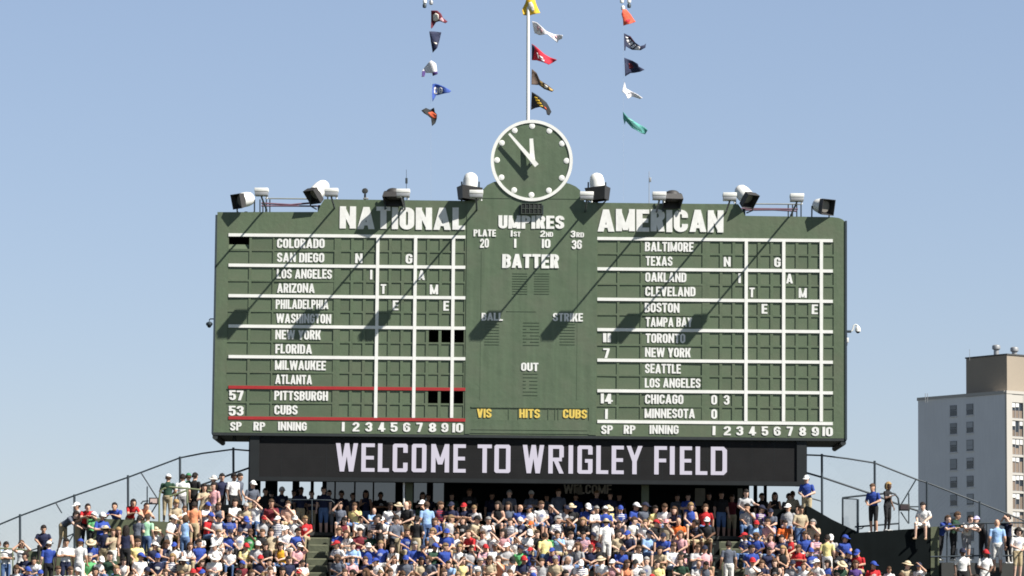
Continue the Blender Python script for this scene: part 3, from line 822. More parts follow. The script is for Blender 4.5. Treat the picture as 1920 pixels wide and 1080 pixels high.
# ================================================================== FLAGPOLE AND PENNANTS
YF = 1.5
pole = empty('flagpole', P(990, 376, YF), 'tall white flagpole rising behind the clock, with a crossarm and halyards', 'flagpole')
m = MB(); m.tube([P(989.5,378,YF), P(990.3,-60,YF)], [.075,.055], 14); m.build('mast', M['lamp_white'], pole)
m = MB(); m.tube([P(780,-46,YF), P(1200,-43,YF)], .05, 10); m.build('crossarm', M['lamp_white'], pole)
for px, pb in ((807.5, 372), (1168.5, 376)):
    m = MB(); m.tube([P(px,-45,YF), P(px+.5,pb,YF)], .0015, 5); m.build('halyard', M['halyard'], pole)
for px, py, mm in ((796.5,3,'lamp_white'),(796,11,'steel'),(808.5,5,'galv'),(1166,2,'lamp_white'),(1179.5,2,'lamp_white'),(1179.5,11,'steel'),(1168,15,'lamp_white')):
    p = P(px, py, YF); m = MB()
    m.lathe(Matrix.Translation((p.x, YF, p.z-.08)), [(.03,0),(.07,.02),(.075,.12),(.04,.17)], 10); m.build('pulley_block', M[mm], pole)
for px in (796.5, 1179.5):
    m = MB(); m.tube([P(px,-45,YF), P(px,12,YF)], .004, 5); m.build('halyard', M['halyard'], pole)

FC = {k: material('pennant_cloth_'+k, c, .8, .12, 9, .5, 9) for k, c in dict(
    maroon=(.13,.012,.025), navy=(.012,.018,.055), white=(.72,.70,.72), purple=(.06,.03,.16), blue=(.035,.085,.36), black=(.012,.014,.016),
    orange=(.62,.10,.035), yellow=(.72,.45,.03), rose=(.60,.36,.40), red=(.50,.012,.035), brown=(.09,.06,.045), gold=(.55,.36,.12),
    coral=(.72,.10,.05), teal=(.09,.33,.30), deepteal=(.02,.11,.10), paleteal=(.3,.55,.5), cream=(.75,.70,.62), grey=(.35,.35,.38)).items()}
def flag_shape(pts, seed, yoff=0.0, cut=3):
    bm = bmesh.new()
    vs = [bm.verts.new((x, 0, z)) for x, z in pts]
    fc = bm.faces.new(vs)
    bmesh.ops.triangulate(bm, faces=[fc])
    for _ in range(cut):
        bmesh.ops.subdivide_edges(bm, edges=[e for e in bm.edges if e.calc_length() > .07], cuts=1)
        bmesh.ops.triangulate(bm, faces=bm.faces[:])
    for v in bm.verts:
        x, z = v.co.x, v.co.z
        v.co.y = YF + yoff + .07*math.sin(9*x + 4*z + seed) + .05*math.sin(5*z - 6*x + 2*seed)
    bmesh.ops.recalc_face_normals(bm, faces=bm.faces)
    for f_ in bm.faces: f_.smooth = True
    me = bpy.data.meshes.new('cloth'); bm.to_mesh(me); bm.free()
    return me
def pennant(pts, col, label, patches=(), lashing=None):
    z4 = lambda L: [(lambda p: (p.x, p.z))(P(760 + x/4, y/4, YF)) for x, y in L]
    seed = rng.uniform(0, 6)
    me = flag_shape(z4(pts), seed)
    o = link('pennant', me, FC[col]); tag(o, label, 'pennant', 'team pennants flying above the scoreboard')
    sd = o.modifiers.new('thickness', 'SOLIDIFY'); sd.thickness = .006; sd.offset = 0
    for c, pp in patches:
        pm = flag_shape(z4(pp), seed, -.008, 2)
        po = link('emblem', pm, FC[c], o)
        sd = po.modifiers.new('thickness', 'SOLIDIFY'); sd.thickness = .003; sd.offset = 0
    return o
pennant([(193,78),(240,80),(268,103),(283,138),(318,163),(300,178),(255,162),(230,166),(204,164),(198,215),(192,210)], 'maroon', 'maroon and cream pennant at the top of the left line',
        [('cream',[(207,108),(230,98),(250,112),(250,150),(228,160),(208,150)]), ('rose',[(252,150),(275,132),(290,158),(284,170),(258,160)])])
pennant([(180,240),(225,236),(270,238),(247,260),(243,300),(222,312),(243,345),(240,362),(205,395),(199,340),(190,300)], 'navy', 'dark navy pennant folded narrow, second from the top on the left line',
        [('cream',[(212,316),(236,322),(238,334),(222,332)])])
pennant([(195,455),(230,480),(240,545),(243,558),(206,572),(200,550),(150,545),(144,578),(122,578),(125,530),(145,500),(180,465)], 'white', 'white pennant with purple corners in the middle of the left line',
        [('purple',[(126,532),(146,527),(150,548),(144,576),(124,576)]), ('purple',[(204,546),(240,538),(243,556),(207,571)])])
lf = pennant([(203,628),(225,625),(285,650),(345,680),(330,695),(270,705),(230,715),(205,765),(201,720)], 'blue', 'royal blue pennant with white figures, fourth on the left line',
        [('white',[(214,655),(226,652),(242,656),(246,700),(232,708),(216,706)]), ('white',[(250,658),(262,656),(276,664),(280,684),(274,700),(258,702),(250,690)]),])
for c, pp in (('blue',[(224,668),(234,668),(236,694),(226,696)]), ('blue',[(258,668),(266,668),(267,676),(259,677)]), ('blue',[(259,684),(267,684),(268,692),(260,693)])):
    z4 = [(lambda p: (p.x, p.z))(P(760 + x/4, y/4, YF)) for x, y in pp]
    po = link('emblem', flag_shape(z4, 0, 0, 0), FC[c], lf)
    base = lf.data.vertices
    for v in po.data.vertices:
        near = min(base, key=lambda b: (b.co.x-v.co.x)**2 + (b.co.z-v.co.z)**2); v.co.y = near.co.y - .018
pennant([(120,830),(155,808),(185,822),(215,808),(222,840),(238,860),(236,888),(225,920),(200,945),(195,890),(170,870),(140,852)], 'black', 'black and orange pennant lowest on the left line',
        [('orange',[(168,846),(200,836),(232,858),(232,884),(216,890),(190,872)])])
pennant([(880,60),(900,22),(910,-12),(968,-12),(985,40),(1012,95),(975,106),(925,115),(885,113),(875,80)], 'yellow', 'bright yellow pennant at the top of the flagpole',
        [('cream',[(922,24),(945,18),(960,40),(948,52),(968,84),(950,88),(934,62),(928,80),(918,74)])])
pennant([(950,155),(985,170),(1060,235),(1110,255),(1180,265),(1176,290),(1150,298),(1140,318),(1115,300),(1062,258),(1010,262),(968,246),(958,200)], 'white', 'white and pink pennant, uppermost beside the flagpole',
        [('rose',[(985,190),(1005,205),(1000,232),(988,222)]), ('rose',[(1012,212),(1030,226),(1026,248),(1012,240)]), ('rose',[(1090,258),(1106,262),(1112,284),(1098,276)]), ('rose',[(1118,266),(1136,270),(1140,292),(1124,284)])])
pennant([(948,330),(975,350),(1045,405),(1085,428),(1138,450),(1075,487),(1020,465),(985,450),(948,448)], 'red', 'bright red pennant with white marks beside the flagpole',
        [('navy',[(949,334),(972,352),(964,380),(956,440),(949,445)]), ('white',[(984,396),(992,398),(1004,438),(996,440)]), ('white',[(1004,414),(1030,430),(1036,446),(1016,440)]), ('white',[(1016,446),(1044,452),(1040,466),(1024,460)])])
pennant([(948,515),(985,545),(1010,600),(1050,630),(1115,675),(1100,690),(1075,682),(1040,668),(1000,635),(946,634)], 'brown', 'brown and gold pennant beside the flagpole, second from the bottom',
        [('gold',[(1006,602),(1026,616),(1040,650),(1022,646)]), ('cream',[(1044,634),(1070,652),(1062,668),(1044,660)]), ('gold',[(1074,656),(1110,676),(1098,684),(1078,678)])])
pennant([(948,690),(1000,720),(1060,770),(1080,805),(1096,835),(1080,866),(1062,860),(1055,830),(1010,805),(975,808),(942,822)], 'black', 'black pennant with yellow letters, lowest beside the flagpole',
        [('yellow',[(966,724),(990,732),(994,742),(972,738)]), ('yellow',[(974,746),(1004,750),(1010,764),(982,760)]), ('yellow',[(984,768),(1016,772),(1024,784),(996,782)]), ('yellow',[(1000,790),(1028,794),(1034,806),(1012,802)]), ('orange',[(1040,800),(1056,812),(1062,826),(1048,818)])])
pennant([(1632,70),(1655,72),(1690,105),(1728,160),(1680,180),(1635,192),(1632,150),(1620,110)], 'coral', 'orange red pennant at the top of the right line',
        [('red',[(1655,150),(1690,142),(1680,166),(1652,174)])])
pennant([(1640,248),(1690,270),(1725,320),(1760,350),(1790,340),(1805,325),(1800,358),(1765,380),(1700,372),(1655,345),(1650,380),(1642,380)], 'navy', 'navy pennant with slanted white letters on the right line',
        [('white',[(1650,272),(1672,278),(1668,290),(1652,286)]), ('white',[(1656,296),(1690,292),(1696,304),(1664,318)]), ('white',[(1670,326),(1702,308),(1712,322),(1684,342)]), ('white',[(1690,348),(1720,328),(1732,342),(1706,362)]), ('white',[(1716,366),(1740,348),(1760,356),(1756,376),(1730,374)]), ('maroon',[(1676,268),(1690,274),(1722,318),(1712,314)])])
pennant([(1642,430),(1700,455),(1745,480),(1750,498),(1795,525),(1760,540),(1690,545),(1658,560),(1648,575)], 'navy', 'dark navy pennant with a red mark in the middle of the right line',
        [('maroon',[(1674,474),(1696,476),(1694,488),(1712,500),(1700,512),(1678,514),(1684,494)])])
pennant([(1645,610),(1656,660),(1700,685),(1780,735),(1760,744),(1700,722),(1668,742),(1652,705),(1626,687),(1637,662)], 'white', 'white pennant twisted in the wind, fourth on the right line',
        [('grey',[(1672,690),(1690,696),(1684,706),(1668,700)])])
pennant([(1632,838),(1665,880),(1720,910),(1790,950),(1818,975),(1800,1006),(1770,1000),(1700,960),(1652,908),(1646,936),(1634,890)], 'teal', 'teal pennant lowest on the right line',
        [('deepteal',[(1672,902),(1720,925),(1770,966),(1776,990),(1730,968),(1694,936)]), ('paleteal',[(1660,884),(1716,914),(1700,912),(1664,894)])])

# ================================================================== STAND
def yrow(k): return -1.45 - .85*k            # where people of row k sit
def zrow(k): return PZ(960, 1012 + 26*k, yrow(k))
YD0, YD1 = -1.0, 4.3
ZD = PZ(960, 1002, -.6); ZPL = PZ(390, 981, -.5); ZPR = PZ(1513, 984, -.6)
stand = empty('bleacher_stand', (0, -1, ZD), 'dark stepped bleacher stand full of spectators below the scoreboard', 'bleachers')
rowL = [318, 300, 215, 165, 40, -120, -160, -200]
rowR = [1528, 1548, 1592, 1640, 1742, 2040, 2080, 2120]
AIS = [(584, 623), (1343, 1384)]
NR = 8
for k in range(NR):
    y0, y1 = -1.0 - .85*k, -1.85 - .85*k
    zt = zrow(k)
    segs = [(rowL[k], AIS[0][0]), (AIS[0][1], AIS[1][0]), (AIS[1][1], rowR[k])]
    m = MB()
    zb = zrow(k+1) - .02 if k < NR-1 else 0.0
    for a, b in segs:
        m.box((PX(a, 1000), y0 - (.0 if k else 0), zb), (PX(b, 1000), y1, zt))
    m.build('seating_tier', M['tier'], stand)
    for a, b in AIS:
        xa, xb = PX(a, 1000)+.002, PX(b, 1000)-.002
        s = MB()
        s.box((xa, y0, zb), (xb, y1, zt-.004)); zz = zt + (zrow(k-1) if k else zt); 
        if k: s.box((xa, y0-.001, zt-.004), (xb, y0-.42, zz/2-.004))
        s.build('aisle_step', M['olive_step'], stand)
        s = MB(); s.box((xa+.05, y1-.003, zt-.045), (xb-.05, y1+.05, zt-.0005))
        s.build('step_nosing', M['nosing'], stand)
        if k:
            s = MB(); s.box((xa+.05, y0-.423, zz/2-.045), (xb-.05, y0-.37, zz/2-.0005)); s.build('step_nosing', M['nosing'], stand)
    for a, b in segs:
        bch = MB(); xa, xb = PX(a, 1000)+.15, PX(b, 1000)-.15
        bch.box((xa, y0-.20, zt+.39), (xb, y0-.50, zt+.43))
        n = max(2, int((xb-xa)/2))
        for i in range(n+1):
            x = xa + .1 + (xb-xa-.2)*i/n; bch.box((x-.03, y0-.30, zt), (x+.03, y0-.40, zt+.389))
        bch.build('bench', M['bench'], stand)
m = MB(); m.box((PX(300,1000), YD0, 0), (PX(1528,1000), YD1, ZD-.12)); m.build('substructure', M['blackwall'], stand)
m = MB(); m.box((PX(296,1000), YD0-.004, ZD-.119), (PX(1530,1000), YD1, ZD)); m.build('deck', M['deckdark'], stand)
m = MB(); m.box((PX(297,1000), -.98, ZD+.002), (PX(484,1000), 2.2, ZPL)); m.build('platform', M['deckdark'], stand)
m = MB(); m.box((PX(1497,1000), -.98, ZD+.002), (PX(1529,1000), 2.2, ZPR)); m.build('platform', M['deckdark'], stand)

# concourse under the screen: columns, back wall with openings, screens
con = empty('concourse_wall', (0, 4.2, ZD), 'dark back wall with window openings in the shade under the screen', 'wall')
ZTOP = ZB - .12
YB = 4.2
def wx(px): return PX(px, 930, YB)
def wz(py): return PZ(960, py, YB)
m = MB()
wt, wb = wz(902), wz(944)
solid = [(468,488),(497,520),(548,561),(582,588),(604,612),(741,776),(800,812),(832,1405),(1413,1420),(1432,1438)]
for a, b in solid: m.box((wx(a), YB, ZD), (wx(b), YB+.12, ZTOP))
m.box((wx(468), YB+.01, wt+.02), (wx(1500), YB+.11, ZTOP)); m.box((wx(468), YB+.011, ZD), (wx(1500), YB+.109, wb))
m.build('wall_panel', M['blackwall'], con)
scrn = bpy.data.materials.new('dark_window_mesh'); scrn.use_nodes = True
scrn.node_tree.nodes["Principled BSDF"].inputs["Base Color"].default_value = (.018,.028,.05,1)
scrn.node_tree.nodes["Principled BSDF"].inputs["Alpha"].default_value = .86
for a, b in ((612,741),(776,800),(812,832)):
    m = MB(); m.quad((wx(a), YB+.05, wb), (wx(b), YB+.05, wb), (wx(b), YB+.05, wt+.02), (wx(a), YB+.05, wt+.02)); m.build('window_mesh', scrn, con)
for k, px in enumerate((628, 665, 700)):
    m = MB(); m.box((wx(px)-.03, YB+.03, wb), (wx(px)+.03, YB+.045, wt)); m.build('mullion', M['blackwall'], con)
pale = material('pale_wall_board', (.30,.29,.24), .8, .2, 2)
for a, b, c, d in ((1303,1322,912,945),(1383,1392,912,948),(1078,1092,912,926)):
    m = MB(); m.box((wx(a), YB-.05, wz(d)), (wx(b), YB-.004, wz(c))); m.build('notice_board', pale, con)
text_px("WELCOME", 1057, 1147, 908.5, 926, YB-.02, material('grey_wall_letters', (.55,.53,.46), .7, .2, 3), con, .02, .015)
for px, w, lab in ((471, 12, 'dark steel column at the left end of the screen'), (767, 13, 'green column left of the middle under the screen, beside a white pipe'), (1209.5, 14, 'green column right of the middle under the screen'), (1508, 9, 'dark steel column at the right end of the screen')):
    c = empty('support_column', (PX(px, 950, .9), .9, ZD), lab, 'column', 'columns carrying the scoreboard')
    x0, x1 = PX(px-w/2, 950, .9), PX(px+w/2, 950, .9)
    m = MB(); m.box((x0, .78, ZD+.04), (x1, 1.02, ZTOP+.0)); m.build('shaft', M['olive'] if 600 < px < 1400 else M['steel'], c)
    m = MB(); m.box((x0-.08, .70, ZD+.001), (x1+.08, 1.10, ZD+.039)); m.build('base_plate', M['steel'], c)
pp = MB(); pp.tube([P(757.3,905,.4), P(757.3,958,.4)], .035, 8); tag(pp.build('drain_pipe', M['lamp_white']), 'thin white vertical pipe beside the column under the screen', 'pipe')
# big towers down to the ground carry the whole board
m = MB()
for px in (560, 990, 1420): m.box((PX(px,950)-.8, 2.0, 0), (PX(px,950)+.8, 3.8, ZD-.13))
m.build('foundation_pier', M['blackwall'], stand)

def rail(name, label, pts, Y, mat, r=.032, posts=(), cat='railing', group=None):
    t = empty(name, P(*pts[0][0], Y), label, cat, group)
    for line in pts:
        m = MB(); m.tube([P(x, y, Y) for x, y in line], r, 8); m.build('rail', mat, t)
    for a, b, px in posts:
        m = MB(); m.tube([P(px, a, Y), P(px, b, Y)], r*1.05, 8); m.build('post', mat, t)
    return t
rail('guard_railing', 'thin grey railing at the head of the left aisle under the screen', [[(540,937),(590,937),(622,938),(627,943),(624,963)], [(470,961),(560,962)]], -.95, M['steel'], .018, [(937,982,545),(937,982,585)])
rail('curved_railing', 'olive pipe railing with rounded corner in front of men standing at the upper left', [[(298.5,990),(298.5,935),(300,925),(304,918),(310,914.5),(318,913),(352,916),(405,922)], [(318,931),(352,919)]], -.9, M['olive_pipe'], .034, [(915,975,351)])
# dark barrier where two men stand, upper left of the crowd
m = MB(); a, b = P(409, 1000, -1.03), P(486, 947, -1.03); m.box((a.x, -1.07, ZD+.005), (b.x, -.99, b.z)); 
tag(m.build('barrier_panel', M['blackwall']), 'black barrier panel in front of two men standing left of the screen', 'barrier')
m = MB(); a, b = P(1440, 1000, -1.03), P(1500, 950, -1.03); m.box((a.x, -1.07, ZD+.005), (b.x, -.99, b.z-.1))
tag(m.build('barrier_panel', M['blackwall']), 'black barrier panel under the right end of the screen', 'barrier')

# perimeter fences
def fence(label, top_pts, mid_pts, posts, extra, Y=.6):
    t = empty('perimeter_fence', P(posts[0][0], posts[0][2], Y), label, 'fence', 'steel fences along the top of the stand')
    m = MB(); m.tube([P(x, y, Y) for x, y in top_pts], .030, 8); m.build('top_rail', M['steel'], t)
    m = MB(); m.tube([P(x, y, Y+.05) for x, y in mid_pts], .036, 8); m.build('stair_rail', M['steel'], t)
    for px, a, b in posts:
        m = MB(); m.tube([P(px, a, Y), P(px+.5, b, Y)], .044, 8); m.build('post', M['steel'], t)
    for line in extra:
        m = MB(); m.tube([P(x, y, Y-.1) for x, y in line], .024, 8); m.build('brace', M['steel'], t)
    # chain link between the posts: fine crossing wires
    def top_at(x):
        for (xa, ya), (xb, yb) in zip(top_pts, top_pts[1:]):
            if xa <= x <= xb: return ya + (yb-ya)*(x-xa)/(xb-xa)
        return None
    m = MB(); r_ = .0013
    x = posts[0][0]
    x1_ = max(p_[0] for p_ in posts)
    while x < x1_:
        for sg in (1, -1):
            ya = top_at(x)
            xe = x + sg*75
            if ya is None: continue
            xe_ = min(max(xe, posts[0][0]), x1_)
            a_, b_ = P(x, ya, Y), P(xe_, ya + 75*abs(xe_-x)/75, Y)
            yo = sg*.004
            m.quad((a_.x-r_, Y+yo, a_.z), (a_.x+r_, Y+yo, a_.z), (b_.x+r_, Y+yo, b_.z), (b_.x-r_, Y+yo, b_.z))
        x += 6.5
    m.build('chain_link', M['steel'], t)
    return t
fence('dark steel fence climbing from the left edge up to the screen', [(-120,1025),(0,983),(37,967.5),(139,929.5),(240,895),(337,858.5),(380,850),(437,842.5),(468,845)], [(330,930),(370,912),(437,888),(468,877)],
      [(-64,1000,1075),(37.5,964,1075),(139.5,927,1065),(240,891,1045),(337.5,856,1000),(437.5,839,985)],
      [[(265,887),(297,938)],[(297,940),(280,968)],[(104,942),(116,962)],[(139,1000),(118,1035)],[(118,1010),(139,1000)],[(276,912),(276,966)],[(50,1035),(100,1018)],[(264,945),(268,940),(278,939)]])
fence('dark steel fence descending from the screen past the grey apartment block', [(1512,853),(1541,854),(1590,860),(1640,868),(1720,899.5),(1738,905),(1837,943),(1920,976),(2040,1025)], [(1512,886.5),(1545,896),(1640,928),(1690,948),(1745,965)],
      [(1541,851,985),(1640,864,1002),(1738,903,1005),(1837,940,1060),(1940,980,1070)],
      [[(1717,900),(1689,947)],[(1704,925),(1704,982)],[(1689,960),(1703,981)],[(1706,950),(1722,950)],[(1512,932),(1541,940)]])
# exit signs on both fences
for (x0, y0, x1, y1, face, lab) in ((279,933,297,945.5,(.62,.48,.44),'small framed pale pink sign on the left fence beside the curved railing'), (1686,945,1706,957.5,(.05,.035,.04),'small dark sign box seen from behind on the right fence')):
    t = empty('sign_box', P((x0+x1)/2, y1, .4), lab, 'sign')
    a, b = P(x0, y1, .4), P(x1, y0, .4)
    m = MB(); m.box((a.x, .4, a.z), (b.x, .52, b.z), bevel=.01); m.build('case', M['lamp_dark'], t)
    m = MB(); m.box((a.x+.05, .385, a.z+.045), (b.x-.05, .399, b.z-.045)); m.build('sign_face', material('sign_face_paint', face, .6, .15, 14), t)
# gate cage on the right ledge
gt = empty('handrail_gate', P(1580, 990, -.9), 'dark steel handrail gate with mesh panel around two women on the right ledge', 'gate')
YG = -.9
for name, pts, r in (('gate_post', [(1580,934),(1580,1000)], .034), ('gate_post', [(1608.5,936),(1608.5,1003)], .045), ('top_rail', [(1579,933.5),(1600,931),(1640,927),(1670,924.5),(1678,926),(1684,934),(1685.5,945),(1685.5,995)], .034), ('panel_rail', [(1580,934.5),(1607,936)], .02), ('lower_rail', [(1603,988),(1640,985),(1686,981.5)], .03), ('latch', [(1608,992),(1616,991),(1621,986)], .02)):
    m = MB(); m.tube([P(x, y, YG) for x, y in pts], r, 8); m.build(name, M['steel'], gt)
m = MB()
for k in range(1, 14):
    p, q = P(1580+2*k, 935, YG), P(1580+2*k, 1000, YG); m.box((p.x-.003, YG-.003, q.z), (p.x+.003, YG+.003, p.z))
for k in range(1, 32):
    p, q = P(1580, 934+2*k, YG), P(1608, 934+2*k, YG); m.box((p.x, YG+.0035, p.z-.003), (q.x, YG+.0065, p.z+.003))
m.build('mesh_panel', M['galv'], gt)

# walls at both ends
def wall_px(name, label, poly, Y, th, mat, cat='wall'):
    m = MB(); m.prism([(lambda p: (p.x, p.z))(P(x, y, Y)) for x, y in poly], Y, Y+th)
    return tag(m.build(name, mat), label, cat)
wall_px('ledge_wall', 'black painted ledge wall right of the crowd with two women standing on it', [(1594,1003),(1612,998.5),(1711,991.5),(1745,989),(1745,1300),(1594,1300)], -2.3, 1.9, M['blackwall'])
wall_px('stair_wall', 'dark sloping stair wall descending right from the screen', [(1512,948),(1520,951),(1560,974),(1606,996),(1606,1050),(1512,1050)], -1.2, .8, M['blackwall'])
wall_px('end_pillar', 'sunlit olive pillar at the right end of the black ledge wall', [(1745.3,988),(1761,987),(1761,1300),(1745.3,1300)], -2.32, 1.9, M['olive'], 'pillar')
wall_px('parapet_wall', 'olive parapet wall on the left with people leaning over it', [(163,972),(232,974),(340,980),(340,1300),(163,1300)], -1.75, .18, M['olive'])
wall_px('low_wall', 'low olive green wall at the far left that people stand and sit on', [(46,1033),(100,1034),(160,1035),(160,1300),(46,1300)], -1.9, 1.5, M['olive'])
m = MB()
a, b = P(46, 1040, -.3), P(310, 1040, -.3)
m.box((PX(160,1040,-.8)+.01, -1.55, 0), (PX(297,1040,-.8), 1.2, PZ(240,1031,-1.0))); m.box((PX(-160,1100,-1.5), -3.4, 0), (PX(46,1100,-1.5)-.01, .9, PZ(20,1108,-2.5)))
tag(m.build('walkway', M['olive_step']), kind='structure')
m = MB(); m.box((PX(1761.5,1040,-2), -2.6, 0), (PX(2060,1040,-2), 1.0, PZ(1850,1056,-2.2))); tag(m.build('walkway', M['deckdark']), kind='structure')
rail('guard_railing', 'dark pipe railing where people lean at the far right', [[(1762,990),(1772,986),(1800,983.5),(1836,981),(1900,980),(2000,981)], [(1745,1044),(1830,1042),(2000,1042)]], -2.55, M['steel'], .03, [(984,1056,1776),(982,1056,1850),(981,1056,1925)])
rail('guard_railing', 'thin olive handrail above the low wall on the left', [[(150,970),(185,972.5),(225,977)], [(187,974),(187,1020)]], -1.6, M['olive_pipe'], .026)
rail('guard_railing', 'low dark handrail in front of two people at the far left edge', [[(-60,1026),(0,1028),(25,1029),(50,1032)], [(24,1029),(24,1100)], [(0,1028),(0,1100)]], -3.2, M['olive_pipe'], .025)

# ================================================================== APARTMENT BLOCK
YA = 430.0
pc = P(1884, 737, YA)
pl = P(1720, 752.5, YA + 17.0)
ZR = (pc.z + pl.z) / 2
C = Vector((pc.x, YA, 0)); Lf = Vector((pl.x, YA+17.0, 0))
el = (Lf - C); wl_ = el.length; el = el.normalized()
er = Vector((-el.y, el.x, 0)); er = er if er.x > 0 else -er
nl = -er; nr = -el                       # outward normals of the left and the right face
WR = 24.0
apt = empty('apartment_block', C, 'pale concrete apartment block with brown rooftop house at the right edge', 'building')
concrete = material('haze_lifted_concrete', (.74,.735,.72), .8, .05, .15, .1, .6, streak=.04)  # base colour raised to stand in for distance haze over the shaded face
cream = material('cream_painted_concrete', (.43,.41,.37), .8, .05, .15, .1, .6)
brown = material('brown_brick_paint', (.30,.255,.20), .8, .06, .2)
winframe = material('grey_window_frame', (.30,.31,.32), .6)
glass = material('dark_window_glass', (.02,.026,.034), .12, .2, .3, spec=.6)
blind = material('pale_window_blind', (.42,.43,.43), .7, objvar=.35)
curtain = material('brown_window_curtain', (.20,.155,.12), .8, objvar=.3)
ACm = material('white_air_conditioner', (.62,.62,.6), .6, objvar=.12)
def pt(u, v, z, o=0.0): return C + el*u + er*v + Vector((0,0,z)) 
def obox(mb, u0, u1, v0, v1, z0, z1):
    """box in the block's own axes: u along the left face, v along the right face"""
    q = [pt(u,v,z) for z in (z0,z1) for u,v in ((u0,v0),(u1,v0),(u1,v1),(u0,v1))]
    vs = [mb.bm.verts.new(p) for p in q]
    for f_ in ((0,3,2,1),(4,5,6,7),(0,1,5,4),(1,2,6,5),(2,3,7,6),(3,0,4,7)): mb.bm.faces.new([vs[i] for i in f_])
STEP = 34.2 * (YA+130) / FPX / 1.0
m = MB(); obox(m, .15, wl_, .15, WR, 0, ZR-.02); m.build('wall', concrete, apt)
# lit face: piers and floor bands in front of recessed bays, so windows sit in real openings
NF = 15
z1st = PZ(1903, 754.5, YA+1.0)
bays = [(1.35, 3.75), (5.3, 7.7), (9.2, 11.6), (13.1, 15.5), (17, 19.4), (20.9, 23.2)]
m = MB()
edges = [0.15] + [e for b in bays for e in b] + [WR]
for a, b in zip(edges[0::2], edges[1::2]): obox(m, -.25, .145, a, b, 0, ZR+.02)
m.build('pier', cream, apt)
for f_ in range(NF+1):
    m = MB()
    zt = z1st - f_*STEP
    top_ = zt + (STEP - 2.55) if f_ else ZR + .01
    if zt < 1: m.bm.free(); break
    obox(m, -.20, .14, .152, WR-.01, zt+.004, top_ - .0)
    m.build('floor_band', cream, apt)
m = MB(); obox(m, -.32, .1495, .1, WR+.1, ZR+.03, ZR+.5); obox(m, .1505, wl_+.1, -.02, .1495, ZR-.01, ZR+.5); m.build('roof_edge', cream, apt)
for f_ in range(NF):
    zt = z1st - f_*STEP; zb_ = zt - 2.55
    if zb_ < 1: break
    for bi, (a, b) in enumerate(bays[:3]):
        m = MB(); obox(m, .02, .10, a, b, zb_, zt)
        wdw = m.build('window', glass, apt)
        m = MB()
        w3 = (b-a)/3
        for k in range(4): x = min(max(a + w3*k, a+.04), b-.04); obox(m, -.06, .018, x-.04, x+.04, zb_+.05, zt-.05)
        obox(m, -.05, .017, a+.01, b-.01, zb_+.002, zb_+.08); obox(m, -.05, .017, a+.01, b-.01, zt-.08, zt-.002)
        m.build('window_frame', winframe, wdw)
        m = MB()
        for k in range(3):
            h = rng.uniform(.25, .95) if f_ else .5
            obox(m, .003, .016, a+w3*k+.06, a+w3*(k+1)-.06, zb_+.1, zb_+.1+(2.35)*h)
        m.build('curtain', curtain, wdw)
        m = MB()
        for k in range(3):
            if rng.random() < .75: obox(m, -.14, .0, a+w3*k+.08, a+w3*(k+1)-.08, zt-.70-rng.uniform(0,.25), zt-.12)
        if len(m.bm.verts): m.build('air_conditioner', ACm, wdw)
        else: m.bm.free()
# shaded face: two columns of small windows
def upx(px):   # distance along the left face of a picture column
    lo, hi = 0.0, wl_
    for _ in range(40):
        mid = (lo+hi)/2; q = C + el*mid
        cx = 960 + FPX*(q.x-CAM.x)/(q.y-CAM.y)*1.0
        if cx > px: lo = mid
        else: hi = mid
    return lo
for f_ in range(NF):
    for (pa, pb, pyt) in ((1779.5,1792,760.3),(1810.5,1823,757.5)):
        pa_, pb_ = pa+4.5, pb+4.5
        u1, u0 = upx(pa_), upx(pb_)
        q = C + el*((u0+u1)/2)
        zt = PZ((pa+pb)/2, pyt, q.y) - f_*STEP*1.0; hgt = 1.72
        zb_ = zt - hgt
        if zb_ < 1: continue
        m = MB(); obox(m, u0, u1, .10, .147, zb_, zt); wdw = m.build('window', glass, apt)
        m = MB(); hb = rng.choice((.25,.35,.45,.5,.9))
        obox(m, u0+.1, u1-.1, .085, .0985, zt-.06-hgt*hb*.9, zt-.06); m.build('blind', blind, wdw)
        m = MB()
        for z in (zb_, (zb_+zt)/2, zt): obox(m, u0-.06, u1+.06, .05, .084, z-.035, z+.035)
        for u in (u0, u1): obox(m, u-.05, u+.05, .052, .0838, zb_+.036, zt-.036) if False else None
        m.build('window_frame', winframe, wdw)
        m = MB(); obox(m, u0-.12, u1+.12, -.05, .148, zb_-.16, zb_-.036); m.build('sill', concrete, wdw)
# rooftop house
ph = P(1873.3, 667, YA+3.0)
zph = PZ(1873, 667.5, YA+4.0)
uo, vo = 1.2, 1.6
uw = upx(1800) - .2
m = MB(); obox(m, uo, uw, vo, WR-2, ZR-.5, zph); hse = m.build('rooftop_house', brown, apt)
m = MB(); obox(m, uo-.12, uw+.12, vo-.12, WR-1.9, zph+.002, zph+.22); m.build('cap', material('dark_roof_cap', (.06,.06,.06), .7), hse)
for px, py, dv in ((1868,650,3.5),(1902,655,7.0)):
    q = P(px, py, YA+dv+1); vm = MB()
    zb_ = zph + .21
    vm.lathe(Matrix.Translation((q.x, q.y, zb_)), [(.42,0),(.42,.8),(.5,.85),(.66,.95),(.68,1.3),(.62,1.5),(.35,1.62)], 20)
    vm.build('roof_vent', M['galv'], hse)
for px in (1735, 1739): 
    q = P(px, 745, YA+14); m = MB(); m.tube([(q.x,q.y,ZR-.5),(q.x,q.y,ZR+1.0)], .05, 6); m.build('roof_pipe', M['galv'], apt)
q = P(1818, 655, YA+7); m = MB(); m.tube([(q.x,q.y,zph-.5),(q.x,q.y,zph+1.3)], .035, 6); m.build('roof_pipe', M['galv'], apt)

